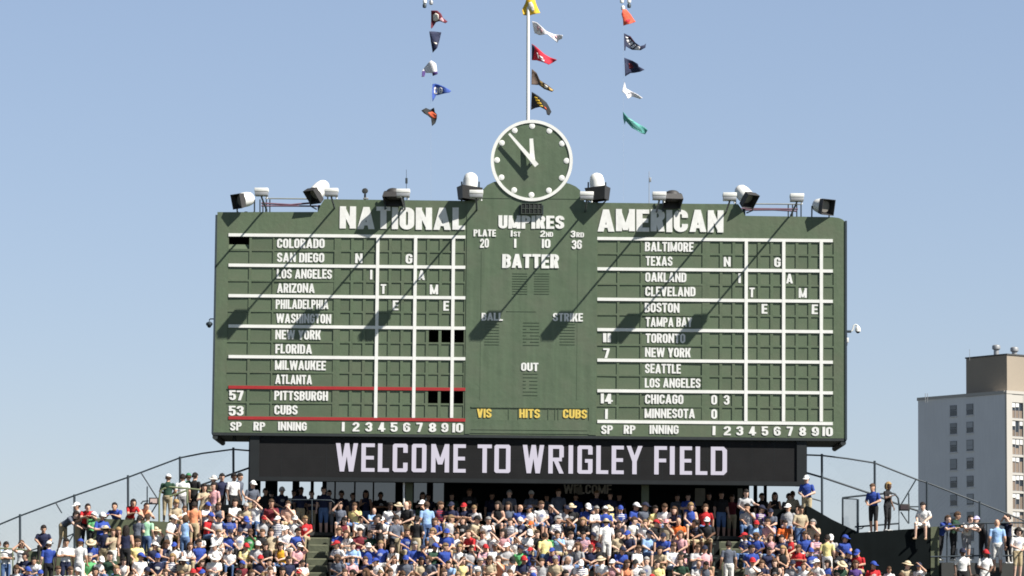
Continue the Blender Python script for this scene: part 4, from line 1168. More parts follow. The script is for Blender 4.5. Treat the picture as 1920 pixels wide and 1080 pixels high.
#PEOPLE#
# ================================================================== PEOPLE
SK = ['skin','shirt','sleeve','pants','shin','shoe','print']
def striped(m):
    N, L = m.node_tree.nodes, m.node_tree.links
    b = N["Principled BSDF"]; src = b.inputs["Base Color"].links[0].from_socket
    tc = N.new("ShaderNodeTexCoord"); sp_ = N.new("ShaderNodeSeparateXYZ"); L.new(tc.outputs["Object"], sp_.inputs[0])
    mu = N.new("ShaderNodeMath"); mu.operation = 'MULTIPLY'; mu.inputs[1].default_value = 95; L.new(sp_.outputs["Z"], mu.inputs[0])
    si = N.new("ShaderNodeMath"); si.operation = 'SINE'; L.new(mu.outputs[0], si.inputs[0])
    gt_ = N.new("ShaderNodeMath"); gt_.operation = 'GREATER_THAN'; gt_.inputs[1].default_value = .1; L.new(si.outputs[0], gt_.inputs[0])
    a = N.new("ShaderNodeAttribute"); a.attribute_type = 'OBJECT'; a.attribute_name = 'stripe'
    fm = N.new("ShaderNodeMath"); fm.operation = 'MULTIPLY'; L.new(gt_.outputs[0], fm.inputs[0]); L.new(a.outputs["Fac"], fm.inputs[1])
    c2 = N.new("ShaderNodeAttribute"); c2.attribute_type = 'OBJECT'; c2.attribute_name = 'stripe_colour'
    mx = N.new("ShaderNodeMix"); mx.data_type = 'RGBA'; L.new(fm.outputs[0], mx.inputs[0]); L.new(src, mx.inputs[6]); L.new(c2.outputs["Color"], mx.inputs[7])
    L.new(mx.outputs[2], b.inputs["Base Color"]); return m
PM = {'skin': attr_material('skin', 'skin_colour', .55, .0, 9, .06, .4),
      'shirt': striped(attr_material('shirt_cloth', 'shirt_colour', .85, .9, 7, .10)),
      'sleeve': attr_material('sleeve_cloth', 'sleeve_colour', .85, .4, 9, .08),
      'pants': attr_material('trouser_cloth', 'trouser_colour', .85, .6, 8, .10),
      'shin': attr_material('lower_leg', 'shin_colour', .75, .3, 9, .08),
      'shoe': attr_material('shoe_leather', 'shoe_colour', .6, .2, 9, .1),
      'print': attr_material('shirt_print', 'print_colour', .8, .3, 30, .3),
      'hair': attr_material('hair', 'hair_colour', .6, .9, 40, .35),
      'hat': attr_material('hat_cloth', 'hat_colour', .8, .3, 20, .08)}
eye_mat = material('dark_eye', (.03,.022,.018), .3)
lip_mat = material('lip', (.30,.10,.085), .5)

def capsule(bm, a, b, ra, rb, n=10):
    a, b = Vector(a), Vector(b); d = b - a; L = d.length
    q = d.to_track_quat('Z', 'Y').to_matrix().to_4x4(); X4 = Matrix.Translation(a) @ q
    prof = [(ra*math.cos(t), ra*math.sin(t)) for t in (-1.35,-.8,-.3)] + [(ra,0),(rb,L)] + [(rb*math.cos(t), L+rb*math.sin(t)) for t in (.3,.8,1.35)]
    rings = [[bm.verts.new(X4 @ Vector((r*math.cos(2*math.pi*k/n), r*math.sin(2*math.pi*k/n), h))) for k in range(n)] for r, h in prof]
    for p, w in zip(rings, rings[1:]):
        for k in range(n): bm.faces.new((p[k], p[(k+1)%n], w[(k+1)%n], w[k]))
    bm.faces.new(rings[0][::-1]); bm.faces.new(rings[-1])
def loft(bm, secs, n=16):
    rings = [[bm.verts.new(c + u*(rx*math.cos(2*math.pi*k/n)) + w*(ry*math.sin(2*math.pi*k/n))) for k in range(n)] for c, u, w, rx, ry in secs]
    for p, w in zip(rings, rings[1:]):
        for k in range(n): bm.faces.new((p[k], p[(k+1)%n], w[(k+1)%n], w[k]))
    bm.faces.new(rings[0][::-1]); bm.faces.new(rings[-1])
def ellipsoid(bm, c, r, mat=None, n=8):
    X4 = Matrix.Translation(Vector(c)) @ (mat or Matrix()).to_4x4() @ Matrix.Diagonal((*r, 1))
    return bmesh.ops.create_uvsphere(bm, u_segments=n+4, v_segments=n, radius=1, matrix=X4)

def seg_d(p, a, b):
    d = b - a; t = max(0, min(1, (p-a).dot(d)/max(d.length_squared, 1e-9)))
    return (p - a - d*t).length, t

def make_body(name, seated, lean, arms, legs=None, female=False, turn=0, nod=8, slim=1.08, look=0):
    """arms: ((elbow, hand) right, left); positions in metres, the figure faces -Y"""
    up = Vector((0, -math.sin(R(lean)), math.cos(R(lean)))); fwd = Vector((0, -math.cos(R(lean)), -math.sin(R(lean))))
    rt = Vector((1,0,0))
    if turn: 
        q = Matrix.Rotation(R(turn), 3, up); fwd = q @ fwd; rt = q @ rt
    pel = Vector((0,0,.53)) if seated else Vector((0,0,.95))
    sh = .196 if not female else .168
    secs = []
    for h, rx, ry, o in ((-.10,.135,.10,0),(0,.168 if not female else .172,.122,0),(.10,.152 if not female else .142,.115,0),(.20,.150 if not female else .132,.112,.01),(.32,.172 if not female else .152,.122 if not female else .13,.02),(.42,.190 if not female else .165,.118,.01),(.48,.165,.098,0),(.52,.095,.075,0),(.56,.064,.066,.015),(.61,.060,.064,.03)):
        bl = min(1, max(0, h/.3)); u = Vector((1,0,0)).lerp(rt, bl).normalized()
        secs.append((pel + up*h + fwd*o, u, up.cross(u).normalized(), rx*slim, ry*slim))
    bm = bmesh.new()
    loft(bm, secs)
    hm = Euler((R(lean*.35 + nod), 0, R(turn*1.2+look)), 'XYZ').to_matrix()
    hc = pel + up*.645 + fwd*.035 + hm @ Vector((0,0,.05))
    HS = 1.13
    H = lambda x, y, z: hc + hm @ (Vector((x, y, z)) * HS)
    ax = lambda v: hm @ Vector(v)
    loft(bm, [(H(0,.01*k[3],k[0]), ax((1,0,0)), ax((0,1,0)), k[1]*HS, k[2]*HS) for k in
        ((-.118,.030,.035,-3.6),(-.10,.046,.058,-2.0),(-.065,.062,.080,-.6),(-.02,.072,.092,0),(.03,.076,.098,.4),(.075,.068,.088,.8),(.105,.045,.060,1),(.120,.018,.025,1))], 14)
    ellipsoid(bm, H(0,-.098,-.022), (.014,.022,.026), hm)            # nose
    ellipsoid(bm, H(0,-.086,.022), (.05,.014,.012), hm)              # brow
    for s in (-1,1): ellipsoid(bm, H(s*.078,.012,-.01), (.012,.022,.034), hm)   # ears
    bones = []                                                        # (zone, a, b, r)
    bones.append(('shirt', pel + up*.06, pel + up*.40, .15))
    bones.append(('pants', pel - up*.06, pel + up*.0, .16))
    bones.append(('skin', pel + up*.56, pel + up*.62, .05)); bones.append(('skin', H(0,0,-.06), H(0,0,.06), .08))
    hands = []
    for s, (el, ha) in zip((1,-1), arms):
        S = pel + up*.455 + rt*(s*sh); el = Vector(el); ha = Vector(ha)
        capsule(bm, S, el, .064*slim, .050*slim); capsule(bm, el, ha, .049*slim, .031)
        m_ = S.lerp(el, .62)
        bones += [('sleeve', S, m_, .060), ('skin', m_, el, .048), ('skin', el, ha, .036)]
        d = (ha - el).normalized(); hands.append((ha, d, s))
        pq = d.to_track_quat('Z','Y').to_matrix()
        ellipsoid(bm, ha + d*.055, (.040,.020,.055), pq)
        bones.append(('skin', ha, ha + d*.10, .035))
    if legs is None:
        legs = [((s*.15,-.42,.54),(s*.14,-.40,.09)) for s in (1,-1)] if seated else [((s*.105,-.02,.50),(s*.11,.03,.09)) for s in (1,-1)]
    for s, (kn, an_) in zip((1,-1), legs):
        hp = pel + Vector((s*.092, 0, -.03)); kn = Vector(kn); an_ = Vector(an_)
        capsule(bm, hp, kn, .098*slim, .068*slim); capsule(bm, kn, an_, .064*slim, .042)
        ellipsoid(bm, kn.lerp(an_, .3) + Vector((0,.022,0)), (.048,.045,.10))
        t = hp.lerp(kn, .93)
        bones += [('pants', hp, t, .085), ('shin', t, kn, .062), ('shin', kn, an_, .05)]
        fd = Vector((s*.15,-1,0)).normalized()
        capsule(bm, an_ + Vector((0,.03,-.045)), an_ + fd*.16 + Vector((0,0,-.055)), .046, .036)
        bones.append(('shoe', an_ + Vector((0,.03,-.05)), an_ + fd*.16 + Vector((0,0,-.055)), .05))
    bmesh.ops.recalc_face_normals(bm, faces=bm.faces)
    me = bpy.data.meshes.new('tmp'); bm.to_mesh(me); bm.free()
    o = bpy.data.objects.new('tmp', me); COL.objects.link(o)
    md = o.modifiers.new('r', 'REMESH'); md.mode = 'VOXEL'; md.voxel_size = .017; md.use_smooth_shade = True
    sm = o.modifiers.new('s', 'SMOOTH'); sm.factor = .5; sm.iterations = 3
    out = bpy.data.meshes.new_from_object(o.evaluated_get(bpy.context.evaluated_depsgraph_get()))
    bpy.data.objects.remove(o); bpy.data.meshes.remove(me)
    zi = {z: i for i, z in enumerate(SK)}
    pc_ = pel + up*.34 + fwd*.12
    bm = bmesh.new(); bm.from_mesh(out)
    for f_ in bm.faces:
        c = f_.calc_center_median()
        best = min(bones, key=lambda B: seg_d(c, B[1], B[2])[0] / B[3])
        z = best[0]
        if z == 'shirt' and (c-pc_).dot(fwd) > -.03 and ((c-pc_).dot(rt)/.085)**2 + ((c-pc_).dot(up)/.055)**2 + .5*noise.noise(c*30) < 1: z = 'print'
        f_.material_index = zi[z]; f_.smooth = True
    # fingers: four of unequal length and a thumb on each hand
    for ha, d, s in hands:
        pq = d.to_track_quat('Z','Y').to_matrix(); side_ = pq @ Vector((1,0,0)); nrm = pq @ Vector((0,1,0))
        if nrm.z > 0: nrm = -nrm
        for k, L in enumerate((.060,.074,.070,.054)):
            b0 = ha + d*.095 + side_*((k-1.5)*.019)
            b1 = b0 + d*L*.55 + nrm*.010; b2 = b1 + d*L*.35 + nrm*.026
            t = MB(); t.bm.free(); t.bm = bm
            n0 = len(bm.faces); t.tube([b0, b1, b2], [.0095,.0085,.006], 5); bm.faces.ensure_lookup_table()
        b0 = ha + d*.03 + side_*(s*.034); b1 = b0 + d*.035 + side_*(s*.022) + nrm*.008; b2 = b1 + d*.032 + nrm*.012
        t.tube([b0, b1, b2], [.012,.0105,.007], 5)
    for s in (-1,1):
        for v in ellipsoid(bm, H(s*.031,-.088,.004), (.019,.011,.0115), hm, 4)['verts']:
            for f_ in v.link_faces: f_.material_index = 7
    for v in ellipsoid(bm, H(0,-.088,-.062), (.022,.008,.006), hm, 4)['verts']:
        for f_ in v.link_faces: f_.material_index = 8
    out2 = bpy.data.meshes.new('person_'+name); bm.to_mesh(out2); bm.free(); bpy.data.meshes.remove(out)
    for z in SK: out2.materials.append(PM[z])
    out2.materials.append(eye_mat); out2.materials.append(lip_mat)
    return dict(me=out2, head=hc.copy(), rot=hm.copy(), seated=seated)

Sa = lambda e, h: ((e, h), ((-e[0], e[1], e[2]), (-h[0], h[1], h[2])))
BODY = {}
def add(name, *a, **k):
    BODY[name] = make_body(name, *a, **k)
add('sit_lap', True, 8, Sa((.25,-.06,.80), (.10,-.28,.66)))
add('sit_lean', True, 30, Sa((.20,-.30,.70), (.09,-.46,.66)), nod=-4)
add('sit_cross', True, 5, (((.27,-.12,.80),(-.08,-.24,.84)), ((-.27,-.12,.80),(.08,-.20,.82))))
add('sit_brow', True, 6, (((.28,-.20,1.05),(.06,-.21,1.27)), ((-.25,-.06,.80),(-.10,-.28,.66))))
add('sit_cup', True, 10, (((.25,-.08,.80),(.12,-.28,.96)), ((-.24,-.06,.80),(-.14,-.32,.62))), turn=18)
add('sit_back', True, -8, Sa((.25,.12,.78), (.25,.19,.50)), turn=-15)
add('sit_lap_w', True, 6, Sa((.22,-.06,.80), (.07,-.27,.66)), female=True, slim=1.0)
add('sit_brow_w', True, 5, (((.22,-.05,.80),(.08,-.27,.66)), ((-.26,-.18,1.04),(-.07,-.20,1.26))), female=True, slim=1.0)
add('sit_lean_w', True, 26, Sa((.19,-.30,.72), (.10,-.46,.72)), female=True, slim=1.0, nod=-6, turn=-10)
add('sit_twist_w', True, 4, (((.24,-.10,.80),(.16,-.32,.72)), ((-.22,-.02,.80),(-.05,-.24,.68))), female=True, slim=1.0, turn=28)
add('sit_talk', True, 6, (((.25,-.05,.80),(.10,-.30,.64)), ((-.25,-.04,.80),(-.12,-.28,.66))), turn=22, look=30)
add('sit_talk_b', True, 9, (((.25,-.05,.80),(.08,-.28,.68)), ((-.24,-.10,.80),(-.06,-.26,.76))), turn=-20, look=-32)
add('sit_read', True, 16, Sa((.24,-.12,.78), (.07,-.34,.72)), nod=24)
add('sit_eat', True, 10, (((.25,-.14,.84),(.04,-.22,1.08)), ((-.24,-.08,.80),(-.08,-.30,.70))), nod=2, look=-12)
add('sit_talk_w', True, 4, (((.22,-.05,.80),(.08,-.28,.66)), ((-.22,-.06,.80),(-.02,-.26,.68))), female=True, slim=1.0, turn=-18, look=-28)
add('sit_read_w', True, 12, Sa((.22,-.10,.78), (.06,-.32,.72)), female=True, slim=1.0, nod=22, look=10)
add('sit_knees_w', True, 18, Sa((.19,-.20,.74), (.10,-.40,.64)), female=True, slim=1.0, look=24)
add('stand', False, 2, (((.25,.03,1.16),(.27,-.10,.92)), ((-.25,.03,1.16),(-.26,-.08,.92))))
add('stand_cross', False, 2, (((.28,-.08,1.18),(-.06,-.24,1.22)), ((-.28,-.08,1.18),(.08,-.21,1.19))))
add('stand_waist', False, 4, Sa((.28,-.04,1.16), (.10,-.26,1.06)))
add('stand_w', False, 1, (((.22,.02,1.16),(.22,-.10,.92)), ((-.24,-.08,1.20),(-.06,-.22,1.28))), female=True, slim=1.0)
add('stand_up', False, 0, (((.30,-.16,1.46),(.10,-.16,1.66)), ((-.30,-.16,1.46),(-.10,-.16,1.64))), female=True, slim=1.0)
add('stand_reach', False, 12, (((.30,-.22,1.24),(.30,-.50,1.22)), ((-.25,-.04,1.16),(-.18,-.28,1.08))))
add('lean_rail', False, 38, Sa((.26,-.62,1.10), (.12,-.80,1.16)), legs=[((.10,.02,.50),(.11,.10,.09)),((-.10,-.06,.50),(-.11,.0,.09))], nod=-18)
add('lean_rail_w', False, 42, Sa((.22,-.60,1.04), (.10,-.76,1.08)), legs=[((.09,.02,.50),(.10,.10,.09)),((-.09,-.06,.50),(-.10,.0,.09))], female=True, slim=1.0, nod=-14)
add('bend', False, 58, Sa((.22,-.62,.98), (.13,-.86,.86)), legs=[((.11,-.04,.50),(.12,.05,.09)),((-.11,.0,.50),(-.12,.10,.09))], nod=-8)
add('sit_wall', True, 14, Sa((.27,-.12,.82), (.15,-.36,.66)), legs=[((.17,-.40,.56),(.17,-.36,.06)),((-.17,-.44,.56),(-.19,-.44,.08))])

# hair and hats, made once round a head at the origin facing -Y
def head_shell(scale, keep, long=None, n=22):
    bm = bmesh.new()
    bmesh.ops.create_uvsphere(bm, u_segments=n, v_segments=16, radius=1, matrix=Matrix.Diagonal((*scale, 1)))
    bmesh.ops.delete(bm, geom=[v for v in bm.verts if not keep(v.co)], context='VERTS')
    if long: 
        for v in bm.verts: long(v)
    for f_ in bm.faces: f_.smooth = True
    return bm
def finish(bm, name, mats, thick=.012):
    me = bpy.data.meshes.new(name)
    bmesh.ops.recalc_face_normals(bm, faces=bm.faces)
    if thick:
        bmesh.ops.solidify(bm, geom=bm.faces[:], thickness=-thick)
    for f_ in bm.faces: f_.smooth = True
    bm.to_mesh(me); bm.free()
    for m_ in mats: me.materials.append(m_)
    return me
def rough(v, a=.008, s=26):
    v.co += v.co.normalized() * noise.noise(v.co*s) * a
HAIR = {}
def shrt(v): v.co.y += .014; v.co.z += .012; rough(v)
HAIR['short'] = finish(head_shell((.088,.112,.122), lambda c: c.z > .035 or (c.y > -.01 and c.z > -.055), shrt), 'short_hair', [PM['hair']])
def lng(v):
    if v.co.z < -.0: v.co.z *= 2.5; v.co.x *= 1.12
    v.co.y += .02; v.co.z += .012; rough(v, .014, 20)
HAIR['long'] = finish(head_shell((.092,.115,.124), lambda c: c.z > .04 or (c.y > -.035 and c.z > -.112), lng), 'long_hair', [PM['hair']])
def bob(v):
    if v.co.z < 0: v.co.z *= 1.35
    v.co.y += .016; v.co.z += .012; rough(v, .012, 24)
HAIR['bob'] = finish(head_shell((.092,.115,.124), lambda c: c.z > .045 or (c.y > -.04 and c.z > -.10), bob), 'bob_hair', [PM['hair']])
HAIR['curly'] = finish(head_shell((.115,.13,.14), lambda c: c.z > .05 or (c.y > -.02 and c.z > -.11), lambda v: (rough(v,.03,22), setattr(v.co,'y',v.co.y+.02), setattr(v.co,'z',v.co.z+.01))), 'curly_hair', [PM['hair']])
HAIR['nape'] = finish(head_shell((.086,.108,.116), lambda c: c.z < .05 and c.y > -.012 and c.z > -.06, lambda v: (setattr(v.co,'y',v.co.y+.012), setattr(v.co,'z',v.co.z+.008))), 'nape_hair', [PM['hair']])
b = head_shell((.088,.112,.122), lambda c: c.z > .035 or (c.y > -.01 and c.z > -.055), shrt)
t = MB(); t.bm.free(); t.bm = b; t.tube([(0,.12,.06),(0,.17,.04),(0,.175,-.05),(0,.165,-.12)], [.02,.03,.026,.008], 8)
HAIR['tail'] = finish(b, 'ponytail_hair', [PM['hair']], 0)
b = head_shell((.096,.121,.126), lambda c: c.z > .024)
for v in b.verts: v.co.y += .006; v.co.z += .014
bb = MB(); bb.bm.free(); bb.bm = b
n = 12
ra, rb = [], []
for k in range(n+1):
    an_ = math.pi * (k/n) ; x = .088*math.cos(an_)
    ra.append(b.verts.new((x, -.062-.048*math.sin(an_), .046))); rb.append(b.verts.new((x*.98, -.066-.135*math.sin(an_)**.7, .030 - .006*abs(math.cos(an_)))))
for k in range(n): b.faces.new((ra[k], ra[k+1], rb[k+1], rb[k]))
bmesh.ops.create_uvsphere(b, u_segments=8, v_segments=5, radius=.009, matrix=Matrix.Translation((0,.006,.137)))
CAPM = finish(b, 'ball_cap', [PM['hat']], .006)
b = head_shell((.097,.121,.128), lambda c: c.z > .026)
for v in b.verts: v.co.y += .006; v.co.z += .014
n = 26; ra, rb, rc = [], [], []
for k in range(n):
    an_ = 2*math.pi*k/n; c_, s_ = math.cos(an_), math.sin(an_); w = .012*math.sin(3*an_)
    ra.append(b.verts.new((.090*c_, .006+.114*s_, .048))); rb.append(b.verts.new((.135*c_, .006+.16*s_, .040))); rc.append(b.verts.new((.172*c_, .006+.20*s_, .022+w)))
for k in range(n):
    b.faces.new((ra[k], ra[(k+1)%n], rb[(k+1)%n], rb[k])); b.faces.new((rb[k], rb[(k+1)%n], rc[(k+1)%n], rc[k]))
HATM = finish(b, 'brim_hat', [PM['hat']], .006)

# colours: code -> (word, base colour)
SH = dict(w=('white',(.74,.74,.73)), g=('grey',(.40,.40,.41)), n=('navy blue',(.018,.022,.055)), b=('royal blue',(.030,.065,.30)), l=('light blue',(.27,.42,.66)),
          r=('red',(.48,.025,.03)), m=('maroon',(.15,.022,.032)), k=('black',(.016,.016,.018)), o=('orange',(.72,.15,.03)), p=('pink',(.66,.36,.38)),
          y=('pale yellow',(.72,.62,.27)), Y=('golden yellow',(.72,.36,.03)), G=('green',(.10,.36,.14)), e=('dark green',(.022,.055,.035)), t=('tan',(.42,.35,.24)),
          s=('skin toned',(.55,.32,.23)), v=('purple',(.085,.045,.19)), c=('slate grey',(.10,.115,.15)), a=('peach',(.74,.29,.15)), G2=('mint',(.34,.60,.40)))
HT = dict(W=('white cap',(.78,.78,.77),'cap'), B=('blue cap',(.035,.07,.33),'cap'), R=('red cap',(.45,.025,.03),'cap'), N=('navy cap',(.02,.024,.05),'cap'), O=('orange cap',(.72,.14,.03),'cap'),
          K=('black cap',(.02,.02,.02),'cap'), P=('pink cap',(.68,.32,.34),'cap'), T=('tan sun hat',(.60,.50,.34),'hat'), L=('lilac cap',(.45,.42,.66),'cap'), U=('white sun hat',(.74,.72,.68),'hat'), V=('green cap',(.04,.20,.09),'cap'))
HC = dict(d=('dark hair',(.018,.013,.011),'short'), h=('brown hair',(.075,.042,.024),'short'), y=('blond hair',(.22,.145,.075),'short'), D=('long dark hair',(.016,.011,.009),'long'),
          H=('long brown hair',(.085,.045,.024),'long'), Y=('long blond hair',(.32,.21,.095),'long'), x=('bald head',None,None), g=('grey hair',(.30,.29,.28),'short'), C=('curly dark hair',(.02,.014,.011),'curly'))
SKT = [(.60,.37,.27),(.54,.32,.22),(.64,.42,.32),(.46,.27,.18),(.30,.16,.10),(.13,.07,.045)]
PT = dict(k=('black trousers',(.018,.018,.02),1), j=('jeans',(.075,.13,.26),1), t=('khaki shorts',(.42,.34,.21),0), w=('white shorts',(.70,.69,.66),0), n=('navy shorts',(.02,.026,.06),0), g=('grey shorts',(.30,.30,.31),0), K=('khaki trousers',(.40,.33,.21),1), J=('denim shorts',(.10,.17,.32),0), W=('white trousers',(.70,.69,.66),1), d=('black shorts',(.02,.02,.022),0))
PEOPLE = []
GROUP_OF = {}
def person(x, y, z, yaw, shirt, head, pose, pants=None, skin=None, scale=1.0, info=None, long_sleeve=None, sash=None):
    B = BODY[pose]
    o = bpy.data.objects.new('person', B['me']); COL.objects.link(o)
    o.location = (x, y, z); o.rotation_euler = (0, 0, yaw); o.scale = (scale,)*3
    sk = Vector(skin if skin else rng.choice(SKT[:4] if rng.random() < .93 else SKT[4:])) * rng.uniform(.92, 1.06)
    sw, sc = SH[shirt]; sc = Vector(sc) * rng.uniform(.88, 1.05)
    if shirt == 's': sc = Vector(sk)
    pants = pants or rng.choice('kjjttwngJJKd')
    pw, pcl, lng_ = PT[pants]
    tank = (pose.endswith('_w') or head in 'DHY') and rng.random() < .42
    slv = sk if (tank and long_sleeve is None) else sc
    pr = sc
    if shirt in 'bnrGk' and rng.random() < .38: pr = sc.lerp(Vector((.6,.6,.6)), rng.uniform(.35,.8))
    elif shirt in 'wg' and rng.random() < .32: pr = sc.lerp(Vector(rng.choice(((.04,.08,.3),(.4,.03,.04),(.1,.1,.12)))), rng.uniform(.3,.75))
    o['skin_colour'] = list(sk); o['shirt_colour'] = list(sc); o['sleeve_colour'] = list(slv); o['print_colour'] = list(pr)
    o['trouser_colour'] = list(pcl); o['shin_colour'] = list(pcl if lng_ else sk); o['shoe_colour'] = rng.choice(([.6,.6,.58],[.04,.04,.045],[.2,.14,.09],[.55,.55,.56]))
    if rng.random() < .12 and info and info.get('row') is not None and info.get('how') == 'seated': o['stripe'] = 1.0; o['stripe_colour'] = rng.choice(([.6,.6,.6],[.02,.03,.12],[.3,.03,.04],[.10,.12,.2],[.55,.5,.4])); o['print_colour'] = list(sc)
    H4 = Matrix.Translation(B['head']) @ B['rot'].to_4x4() @ Matrix.Scale(1.13, 4)
    def child(name, me, **props):
        c = bpy.data.objects.new(name, me); COL.objects.link(c); c.parent = o; c.matrix_local = H4
        for k_, v_ in props.items(): c[k_] = list(v_)
    if head in HT:
        hw, hcol, kind = HT[head]
        child(kind, CAPM if kind == 'cap' else HATM, hat_colour=Vector(hcol)*rng.uniform(.9,1.03))
        wom = pose.endswith('_w')
        child('hair', HAIR[rng.choice(('bob','tail')) if wom else 'nape'], hair_colour=rng.choice([HC['d'][1], HC['h'][1], HC['H'][1]]))
    else:
        hw, hcol, kind = HC[head]
        if kind:
            if kind == 'long' and rng.random() < .35: kind = rng.choice(('bob','tail'))
            child('hair', HAIR[kind], hair_colour=Vector(hcol)*rng.uniform(.8,1.25))
    o['category'] = 'person'
    rec = dict(o=o, shirt=sw + (' top' if shirt != 's' else ' top'), head=hw, pants=pw, pose=pose, x=x, row=None)
    if info: rec.update(info)
    PEOPLE.append(rec)
    return rec

SEATP_M = ['sit_lap','sit_lap','sit_lean','sit_cross','sit_brow','sit_cup','sit_back','sit_talk','sit_talk_b','sit_read','sit_eat','sit_talk']
SEATP_W = ['sit_lap_w','sit_talk_w','sit_brow_w','sit_lean_w','sit_twist_w','sit_read_w','sit_knees_w']
taken = {k: [] for k in range(NR)}
def seat(px, row, shirt, head, pose=None, **kw):
    wom = head in 'DHYC'
    pose = pose or rng.choice(SEATP_W if wom else SEATP_M)
    y = yrow(row) + rng.uniform(-.05, .05) + .10
    yaw = R(rng.gauss(0, 20)) + R((px-960)/960*-9)
    if any(abs(px-t_) < 17 for t_ in taken[row]): return None
    taken[row].append(px)
    return person(PX(px, 1000, y), y, zrow(row) - .015, yaw, shirt, head, pose, info=dict(row=row, px=px, how='seated'), scale=rng.uniform(.80,.90) if rng.random() < .10 else rng.uniform(.93,1.04), **kw)
def stand_row(px, row, shirt, head, pose='stand', yaw=0, **kw):
    y = yrow(row) - .05
    taken[row].append(px)
    return person(PX(px, 1000, y), y, zrow(row), R(yaw), shirt, head, pose, info=dict(row=row, px=px, how='standing'), scale=rng.uniform(.96,1.03), **kw)
def stand_at(px, fy, Y, shirt, head, pose='stand', yaw=0, label=None, **kw):
    p = P(px, fy, Y)
    r = person(p.x, Y, p.z, R(yaw), shirt, head, pose, info=dict(px=px, how='standing', label=label), **kw)
    return r

# people that stand out: standing, leaning, bending, on walls
PY_ = dict
# upper left platform, seen from behind
zp = 978
stand_at(313, zp+3, -.35, 'e', 'W', 'stand_waist', 172, 'person seen from behind in dark green shirt and white cap at the curved railing', pants='K')
stand_at(341, zp+3, -.35, 'w', 'd', 'stand', 185, 'person seen from behind in white shirt and grey shorts beside the fence post', pants='g')
stand_at(352, zp+1, .15, 'G', 'V', 'stand', 190, 'person in green cap half hidden behind the person in white shirt', pants='K')
stand_at(362, zp, -.1, 'k', 'd', 'stand_waist', 150, 'person in black shirt with dark hair beside the curved railing', pants='k')
stand_at(381, 1000, -1.25, 't', 'D', 'stand_w', 15, 'person in tan top with long dark hair standing below the curved railing', pants='t')
stand_at(401, 997, -1.2, 'p', 'D', 'stand_w', -35, 'person in pink top and white trousers under a sun hat left of the black barrier', pants='W')
stand_at(399, 984, -.5, 't', 'U', 'stand', 10, 'person in white sun hat behind the person in pink top', pants='t')
stand_at(414, 980, -.6, 'n', 'd', 'stand', 20, 'person in navy blue shirt standing behind the black barrier', pants='k')
stand_at(436, 980, -.6, 'w', 'd', 'stand', 35, 'person in loose white shirt standing behind the black barrier', pants='k', skin=(.13,.07,.045))
stand_at(446, 979, -.1, 'c', 'd', 'stand', 60, 'person in slate grey shirt at the left column of the screen', pants='k')
stand_at(471, 994, -1.1, 'c', 'W', 'stand_waist', 30, 'usher in slate grey shirt, white cap and khaki shorts at the head of the rows', pants='t')
# left parapet and walkway
stand_at(219, 1028, -1.35, 'b', 'd', 'lean_rail', -10, 'person in royal blue shirt leaning on the olive parapet', pants='n')
stand_at(243, 1020, -1.35, 'r', 'D', 'lean_rail_w', 20, 'person in red top with dark hair leaning over the olive parapet')
stand_at(262, 1026, -1.3, 'a', 'D', 'lean_rail_w', 35, 'person in peach top with long dark hair leaning over the olive parapet')
stand_at(160, 1030, -1.3, 'r', 'd', 'lean_rail', 15, 'person in red shirt leaning on the thin olive handrail', pants='k')
stand_at(171, 1040, -1.7, 'G', 'W', 'stand_waist', 60, 'person in green shirt and white cap in front of the olive handrail', pants='k', scale=.86)
stand_at(117, 1034.5, -1.2, 'c', 'd', 'bend', 62, 'person in slate grey shirt and khaki shorts bending over on the low wall', pants='t')
stand_at(146, 1035, -1.2, 'g', 'W', 'stand_waist', -60, 'person in grey shirt and white cap standing on the low wall by a fence post', pants='K')
p = P(80, 1033, -1.55); person(p.x, -1.55, p.z - .42, R(12), 'n', 'd', 'sit_wall', 'k', info=dict(px=80, how='seated', label='person in navy blue shirt and black trousers sitting on the low wall'))
stand_at(9, 1110, -3.0, 'w', 'd', 'stand_cross', 15, 'person in white shirt with crossed arms at the left edge of the picture', pants='j')
stand_at(-6, 1108, -2.6, 'l', 'h', 'stand', 15, 'person in light blue shirt cut by the left edge of the picture', pants='j')
stand_at(38, 1108, -3.0, 'w', 'H', 'stand_up', 10, 'person in white top with raised hands and long brown hair at the far left', pants='k')
# rows, left
stand_row(197, 3, 'n', 'T', 'stand_waist', 170, pants='t'); stand_row(190, 2.0.__int__(), 'b', 'W', 'stand_cross', 30, pants='n'); stand_row(211, 3, 't', 'H', 'stand_w', 20, pants='w')
stand_row(236, 3, 'n', 'D', 'stand', 180, pants='k'); stand_row(275, 2, 'G2', 'h', 'stand', 160, pants='j'); stand_row(257, 2, 'c', 'd', 'stand_reach', 150, pants='k')
stand_row(316, 2, 'w', 'W', 'stand_reach', 70, pants='w'); stand_row(363, 1, 'a', 'd', 'stand', 175, pants='t'); stand_row(347, 2, 'l', 'H', 'stand', 170, pants='J', scale=None) if False else stand_row(347, 2, 'l', 'H', 'stand_w', 170, pants='J')
stand_row(150, 4, 'w', 'B', 'stand', 165, pants='W'); stand_row(124, 4, 'w', 'd', 'stand_cross', 15, pants='n'); stand_row(92, 4, 'b', 'W', 'stand', 190, pants='k')
